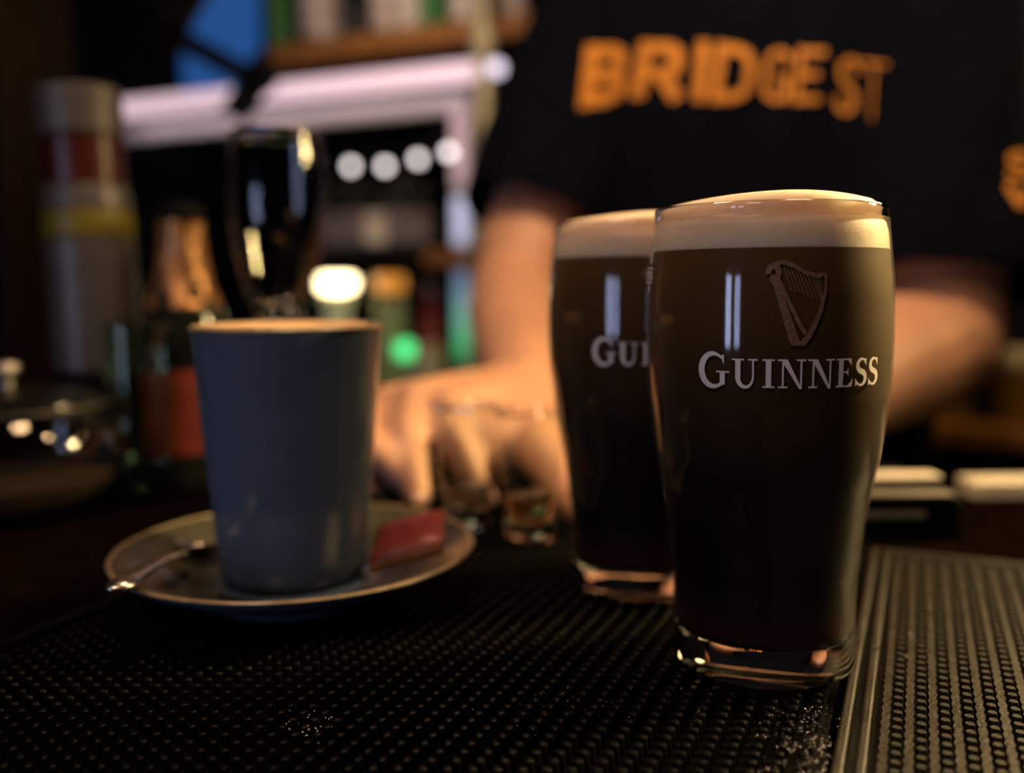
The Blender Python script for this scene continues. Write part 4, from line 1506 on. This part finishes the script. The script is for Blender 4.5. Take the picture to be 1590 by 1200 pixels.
S_C = 1.545                    # front plane of the glazed display case
tcl, tcr = TS(PS(186, 200, S_C))[0], TS(PS(728, 200, S_C))[0]
zt1, zt0 = PS(714, 146, S_C).z, PS(714, 172, S_C).z
case = tag(empty('display_case', B((tcl + tcr) / 2, S_C, CTZ)), 'black-backed display case with a pale metal frame on the back counter', 'cabinet')
child_of(bbox('back_panel', tcl, tcr, 1.80, 1.81, CTZ + 0.0005, zt1, M['darkglass']), case)
child_of(bbox('top_rail', tcl, tcr, S_C, S_C + 0.03, zt0, zt1, M['frame'], bevel=0.002), case)
child_of(bbox('top_panel', tcl, tcr, S_C + 0.03, 1.80, zt1 - 0.01, zt1, M['black']), case)
child_of(bbox('frame_post', tcl, tcl + 0.030, S_C, S_C + 0.03, CTZ + 0.0005, zt0, M['black'], bevel=0.002), case)
child_of(bbox('frame_post', tcr - 0.033, tcr, S_C, S_C + 0.03, CTZ + 0.0005, zt0, M['frame'], bevel=0.002), case)
zsh = PS(600, 398, 1.68).z
child_of(bbox('inner_shelf', tcl + 0.03, tcr - 0.034, S_C + 0.06, 1.795, zsh - 0.012, zsh, M['darkwood']), case)

# coloured glowing strips painting reflections down the case's right post
lb = tag(empty('post_reflection', B(tcr - 0.016, S_C - 0.006, CTZ)), 'vertical glowing strip painting white to green reflections on the case frame', 'light')
def seg(v0, v1, mat, nm='reflection_section'):
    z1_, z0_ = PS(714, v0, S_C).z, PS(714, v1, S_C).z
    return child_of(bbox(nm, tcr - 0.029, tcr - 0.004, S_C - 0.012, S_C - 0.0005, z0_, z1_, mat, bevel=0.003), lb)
zg0, zg1 = PS(714, 568, S_C).z, PS(714, 424, S_C).z
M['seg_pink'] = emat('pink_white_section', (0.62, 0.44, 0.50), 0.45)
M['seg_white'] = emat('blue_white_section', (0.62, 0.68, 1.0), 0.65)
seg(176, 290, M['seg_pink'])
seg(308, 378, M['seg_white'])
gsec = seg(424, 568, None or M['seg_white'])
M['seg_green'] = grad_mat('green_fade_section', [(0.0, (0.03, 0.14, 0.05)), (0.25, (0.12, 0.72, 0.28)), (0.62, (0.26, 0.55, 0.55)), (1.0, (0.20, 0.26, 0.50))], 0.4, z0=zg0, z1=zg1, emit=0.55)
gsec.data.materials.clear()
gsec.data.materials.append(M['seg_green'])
# small wooden bracket shelf crossing the post
tb0, tb1 = TS(PS(672, 400, 1.49))[0], TS(PS(738, 400, 1.49))[0]
bs = bbox('bracket_shelf', tb0, tb1 + 0.01, 1.455, 1.506, PS(705, 413, 1.49).z, PS(705, 388, 1.49).z, M['wood'], bevel=0.003)
tag(bs, 'short brown wooden ledge crossing the glowing strip', 'shelf')

# four glowing globes standing in for bulb reflections in the dark glass
bulb_me = None
cordp = []
for k, (u, v) in enumerate(((545, 258), (598, 258), (649, 247), (697, 236))):
    q = PS(u, v, 1.50 if k == 3 else 1.60)
    names = ('leftmost', 'second', 'third', 'rightmost')
    root = tag(empty('reflected_bulb', q), names[k] + ' of the four glowing globes standing in for bulb reflections in the dark display case', 'bulb', 'bulb reflections in the display case')
    V, Fc = lathe_data(smooth_profile([(0, -0.009), (0.0065, -0.007), (0.0088, 0.0), (0.0065, 0.007), (0, 0.009)], 3), 20)
    mesh_obj('globe', V, Fc, M['bulb'], root, True)
    V, Fc = lathe_data([(0, 0.008), (0.005, 0.008), (0.005, 0.024), (0, 0.024)], 16)
    mesh_obj('socket', V, Fc, M['black'], root, True)
    cordp.append(q + Vector((0, 0, 0.024)))
hang = [B(tcl + 0.35, 1.62, zt0 - 0.02)] + cordp + [B(tcr - 0.05, 1.52, zt0 - 0.03)]
tag(tube('globe_wire', hang, 0.0018, M['cord'], None, 6), 'thin black wire carrying the glowing globes', 'wire')

# bottles in the case
def bottle(name, q, r, h, body_mat, label_mat, cap_mat, label, cat='bottle', group=None, neck=0.34, lab=(0.14, 0.5)):
    root = tag(empty(name, q), label, cat, group)
    lathe('bottle_glass', smooth_profile([(0, 0.001), (r * 0.86, 0.0), (r, 0.004), (r, h * 0.58), (r * 0.86, h * 0.65), (r * neck * 1.1, h * 0.76), (r * neck, h * 0.92), (0, h * 0.925)], 3), body_mat, root, 28)
    lathe('label', [(r * 1.005, h * lab[0]), (r * 1.02, h * lab[0]), (r * 1.02, h * lab[1]), (r * 1.005, h * lab[1]), (r * 1.005, h * lab[0])], label_mat, root, 28)
    lathe('cap', [(0, h * 0.9), (r * neck * 1.18, h * 0.9), (r * neck * 1.18, h * 0.985), (r * neck, h), (0, h)], cap_mat, root, 20)
    return root
for k, (u, lm, r) in enumerate(((520, 'label_pale', 0.026), (553, 'label_pale', 0.028), (588, 'label_cream', 0.027), (622, 'label_pale', 0.03), (655, 'label_pale', 0.026))):
    q = PS(u, 398, 1.70)
    desc = ('leftmost dark bottle inside the display case, just right of the beer glass', 'second dark bottle from the left inside the display case', 'middle one of five dark bottles inside the display case',
            'fourth dark bottle from the left inside the display case', 'rightmost dark bottle inside the display case, next to the glowing strip')[k]
    bottle('case_bottle', (q.x, q.y, zsh + 0.0015), r, 0.165 + 0.012 * (k % 2), M['bottle_dark'], M[lm], M['black'], desc, group='bottles inside the display case', lab=(0.16, 0.54))

# wooden shelf above with LED strip under it
S_S = 1.50
tsl = TS(PS(176, 160, S_S))[0]
tsw = TS(PS(418, 80, S_S))[0]
zS0, zS1 = PS(735, 62, S_S).z, PS(735, 30, S_S).z
shelf = tag(empty('wall_shelf', B(tsw, S_S, zS0)), 'brown wooden bottle shelf above the display case', 'shelf')
child_of(bbox('plank', tsw, tsw + 1.5, S_S, 1.80, zS0, zS1, M['wood'], bevel=0.003), shelf)
zl1, zl0 = PS(735, 92, S_S).z, PS(735, 124, S_S).z
child_of(bbox('fascia', tsw, tsw + 1.5, S_S + 0.02, S_S + 0.04, zl1, zS0, M['black']), shelf)
child_of(bbox('support', tsw + 0.1, tsw + 0.13, 1.6, 2.06, zS0 - 0.03, zS0, M['black']), shelf)
child_of(bbox('support', tsw + 1.3, tsw + 1.33, 1.6, 2.06, zS0 - 0.03, zS0, M['black']), shelf)
led = tag(empty('led_strip', B(tsl, S_S, zl0)), 'long pinkish white light strip under the bottle shelf', 'light')
tse = TS(PS(738, 110, S_S))[0]
child_of(bbox('diffuser', tsl, tse, S_S + 0.006, S_S + 0.02, zl0, zl1, M['led_pink'], bevel=0.003), led)
child_of(bbox('channel', tsl, tse, S_S + 0.0205, S_S + 0.05, zl0 - 0.002, zl1 - 0.0005, M['black']), led)

ll = lamp('led_strip_light', 'AREA', B((tsl + tse) / 2, S_S + 0.006, zl0 - 0.004), B((tsl + tse) / 2, S_S + 0.10, zl0 - 0.14), 0.18, (1.0, 0.78, 0.86), tse - tsl, 0.012)
_z = -(B(0, 0.10, -0.136)).normalized()
_x = ET.copy()
_y = _z.cross(_x)
ll.matrix_world = Matrix(((_x.x, _y.x, _z.x, ll.location.x), (_x.y, _y.y, _z.y, ll.location.y), (_x.z, _y.z, _z.z, ll.location.z), (0, 0, 0, 1)))
# bottles on the wooden shelf
for k, (u, r, bmn_, lm, cp, desc) in enumerate((
        (435, 0.026, 'bottle_dark', 'label_green', 'black', 'leftmost green-labelled bottle on the wooden shelf'),
        (498, 0.036, 'bottle_dark', 'label_dusty', 'black', 'broad bottle with a dusty pink label on the wooden shelf'),
        (552, 0.022, 'bottle_dark', 'bottle_dark', 'black', 'plain black bottle on the wooden shelf right of the pink-labelled one'),
        (597, 0.024, 'bottle_dark', 'label_dusty', 'black', 'slim bottle with a grey label on the wooden shelf'),
        (636, 0.022, 'bottle_dark', 'label_cream', 'label_cream', 'bottle with a bright cream label on the wooden shelf'),
        (672, 0.019, 'bottle_dark', 'label_green', 'black', 'dark green bottle on the wooden shelf left of the brass post'),
        (720, 0.023, 'bottle_dark', 'label_cream', 'label_red', 'cream and red labelled bottle on the wooden shelf beside the brass post'),
        (795, 0.024, 'bottle_dark', 'label_dusty', 'black', 'last bottle on the wooden shelf, between brass post and shirt'))):
    q = PS(u, 40, S_S + 0.05)
    bottle('shelf_bottle', (q.x, q.y, zS1 + 0.0003), r, 0.27, M[bmn_], M[lm], M[cp], desc, group='bottles on the wooden shelf', lab=(0.05, 0.42))

# brass post
q = PS(752, 300, 1.462)
post_ = tag(empty('brass_post', (q.x, q.y, CTZ)), 'pale brass upright post with collars beside the display case', 'post')
def zb(v):
    return PS(752, v, 1.462).z - CTZ
lathe('rod', [(0, 0.0005), (0.0125, 0.0005), (0.0125, 1.3), (0, 1.3)], M['brass'], post_, 24)
for v in (60, 320):
    lathe('collar', [(0.0124, zb(v) - 0.022), (0.018, zb(v) - 0.020), (0.0205, zb(v)), (0.018, zb(v) + 0.020), (0.0124, zb(v) + 0.022), (0.0124, zb(v) - 0.022)], M['brass'], post_, 24)
lathe('flange', [(0.0124, 0.0004), (0.024, 0.0004), (0.024, 0.006), (0.0124, 0.012), (0.0124, 0.0004)], M['brass'], post_, 24)
q = PS(770, 106, 1.44)
kb = tag(empty('round_bulb', q), 'single round white bulb beside the brass post near the sleeve', 'bulb')
V, Fc = lathe_data(smooth_profile([(0, -0.012), (0.010, -0.009), (0.0135, 0.0), (0.010, 0.009), (0, 0.012)], 3), 20)
mesh_obj('globe', V, Fc, emat('soft_bulb', (0.9, 0.8, 1.0), 1.6), kb, True)
V, Fc = tube_data([(-0.010, 0.012, 0.0), (-0.030, 0.036, 0.004)], 0.004, 8)
mesh_obj('socket', V, Fc, M['black'], kb, True)

# things on the back counter seen above the cup
q = PS(523, 438, 1.455)
lampo = tag(empty('glowing_lamp', (q.x, q.y, CTZ)), 'brightly glowing lamp on a pale green glass base behind the cup', 'lamp')
zc = q.z - CTZ
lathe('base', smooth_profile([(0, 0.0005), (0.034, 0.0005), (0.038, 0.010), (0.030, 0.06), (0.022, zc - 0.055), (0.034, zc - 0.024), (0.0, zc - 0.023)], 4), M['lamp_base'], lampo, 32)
lathe('shade', smooth_profile([(0, zc - 0.019), (0.026, zc - 0.016), (0.034, zc - 0.005), (0.034, zc + 0.005), (0.026, zc + 0.011), (0, zc + 0.012)], 4), M['lamp_glow'], lampo, 32)
q = PS(606, 438, 1.49)
tb = tag(empty('highball_glass', (q.x, q.y, CTZ)), 'highball glass with a painted amber rim light right of the lamp', 'glass')
hh = q.z - CTZ + 0.012
lathe('glass', [(0, 0.001), (0.026, 0.0005), (0.029, 0.003), (0.034, hh), (0.0333, hh + 0.0006), (0.0325, hh), (0.0275, 0.010), (0, 0.009)], M['thin'], tb, 36)
lathe('drink', [(0, 0.0095), (0.0270, 0.0105), (0.0312, hh * 0.80), (0, hh * 0.80)], M['pale_green'], tb, 32)
lathe('rim_light_disc', [(0, hh * 0.86), (0.024, hh * 0.86), (0.0265, hh * 0.90), (0.0265, hh * 0.98), (0.024, hh), (0, hh)], M['amber_glow'], tb, 28)  # emissive disc paints the orange rim light on the glass
q = PS(630, 543, 1.440)
gl_ = tag(empty('green_glow_dome', (q.x, q.y, CTZ)), 'small green glowing dome on the back counter right of the cup', 'light')  # green emissive dome on a small stand
gz_ = q.z - CTZ
lathe('stand', [(0, 0.0005), (0.014, 0.0005), (0.014, 0.004), (0.006, 0.010), (0.006, gz_ - 0.016), (0, gz_ - 0.016)], M['pale_green'], gl_, 20)
lathe('glowing_dome', smooth_profile([(0, gz_ - 0.0155), (0.013, gz_ - 0.012), (0.017, gz_), (0.012, gz_ + 0.012), (0, gz_ + 0.016)], 4), M['green_glow'], gl_, 24)
q = PS(668, 500, 1.50)
rb_ = bottle('sauce_bottle', (q.x, q.y, CTZ + 0.0004), 0.022, PS(668, 440, 1.50).z - CTZ, M['bottle_red'], M['label_red'], M['label_pale'], 'small red bottle with a pale cap left of the glowing strip', lab=(0.3, 0.5))
q = PS(664, 560, 1.452)
jj = tag(empty('pale_jar', (q.x, q.y, CTZ)), 'squat pale green jar in front of the small red bottle', 'jar')
jh = PS(664, 535, 1.452).z - CTZ
lathe('body', smooth_profile([(0, 0.0005), (0.026, 0.0005), (0.030, 0.006), (0.030, jh * 0.7), (0.025, jh * 0.85), (0, jh * 0.86)], 3), M['pale_green'], jj, 28)
lathe('lid', [(0, jh * 0.865), (0.026, jh * 0.865), (0.026, jh), (0, jh)], M['cream'], jj, 28)

# right end of the back counter
q = PS(1572, 640, 1.50)
aj = tag(empty('amber_jar', (q.x, q.y, CTZ)), 'amber jar with a pale lid at the right edge of the back counter', 'jar')
ah = PS(1572, 540, 1.50).z - CTZ
lathe('body', smooth_profile([(0, 0.0005), (0.028, 0.0005), (0.031, 0.005), (0.031, ah * 0.62), (0.026, ah * 0.70), (0, ah * 0.71)], 3), M['amber_jar'], aj, 28)
lathe('lid', [(0, ah * 0.715), (0.030, ah * 0.715), (0.032, ah * 0.75), (0.031, ah * 0.95), (0.026, ah), (0, ah)], M['cream'], aj, 28)
q = PS(1527, 640, 1.50)
sv = tag(empty('highlight_shaker', (q.x, q.y, CTZ)), 'small shaker with a pale ball top painting a highlight beside the amber jar', 'shaker')
sh_ = PS(1527, 552, 1.50).z - CTZ
lathe('body', smooth_profile([(0, 0.0005), (0.015, 0.0005), (0.016, 0.004), (0.011, sh_ * 0.85), (0, sh_ * 0.86)], 3), M['bottle_dark'], sv, 24)
lathe('highlight_ball', smooth_profile([(0, sh_ * 0.865), (0.011, sh_ * 0.90), (0.0135, sh_ + 0.004), (0.009, sh_ + 0.016), (0, sh_ + 0.019)], 4), M['cream'], sv, 24)  # pale ball stands in for a bright highlight spot

# black jointed arm in front of the blue window, fixed to the timber post
YA = 1.30
armr = tag(empty('monitor_arm_mount', PY(60, -40, YA)), 'black jointed mounting arm against the blue window', 'mount')
def bar_(n_, a, b_, w2):
    A_, B_ = PY(*a, YA), PY(*b_, YA)
    d = (B_ - A_)
    L2 = d.length / 2
    ex_ = d.normalized()
    ey_ = Vector((0, 1, 0))
    ez_ = ex_.cross(ey_).normalized()
    return child_of(box(n_, (A_ + B_) / 2, (L2, 0.012, w2 * YA / F_PX), M['black'], None, ex_, ey_, ez_, 0.002), armr)
bar_('upper_link', (330, -70), (252, 70), 22)
bar_('wall_link', (110, -60), (300, -14), 22)
bar_('lower_link', (258, 48), (410, 132), 16)
bar_('head_bracket', (418, 92), (362, 182), 20)
jq = PY(408, 122, YA)
V, Fc = lathe_data([(0, -0.016), (0.016, -0.016), (0.018, -0.012), (0.018, 0.012), (0.016, 0.016), (0, 0.016)], 24)
child_of(mesh_obj('joint', [(v[0] + jq.x, v[2] + jq.y, v[1] + jq.z) for v in V], Fc, M['black'], None, True), armr)
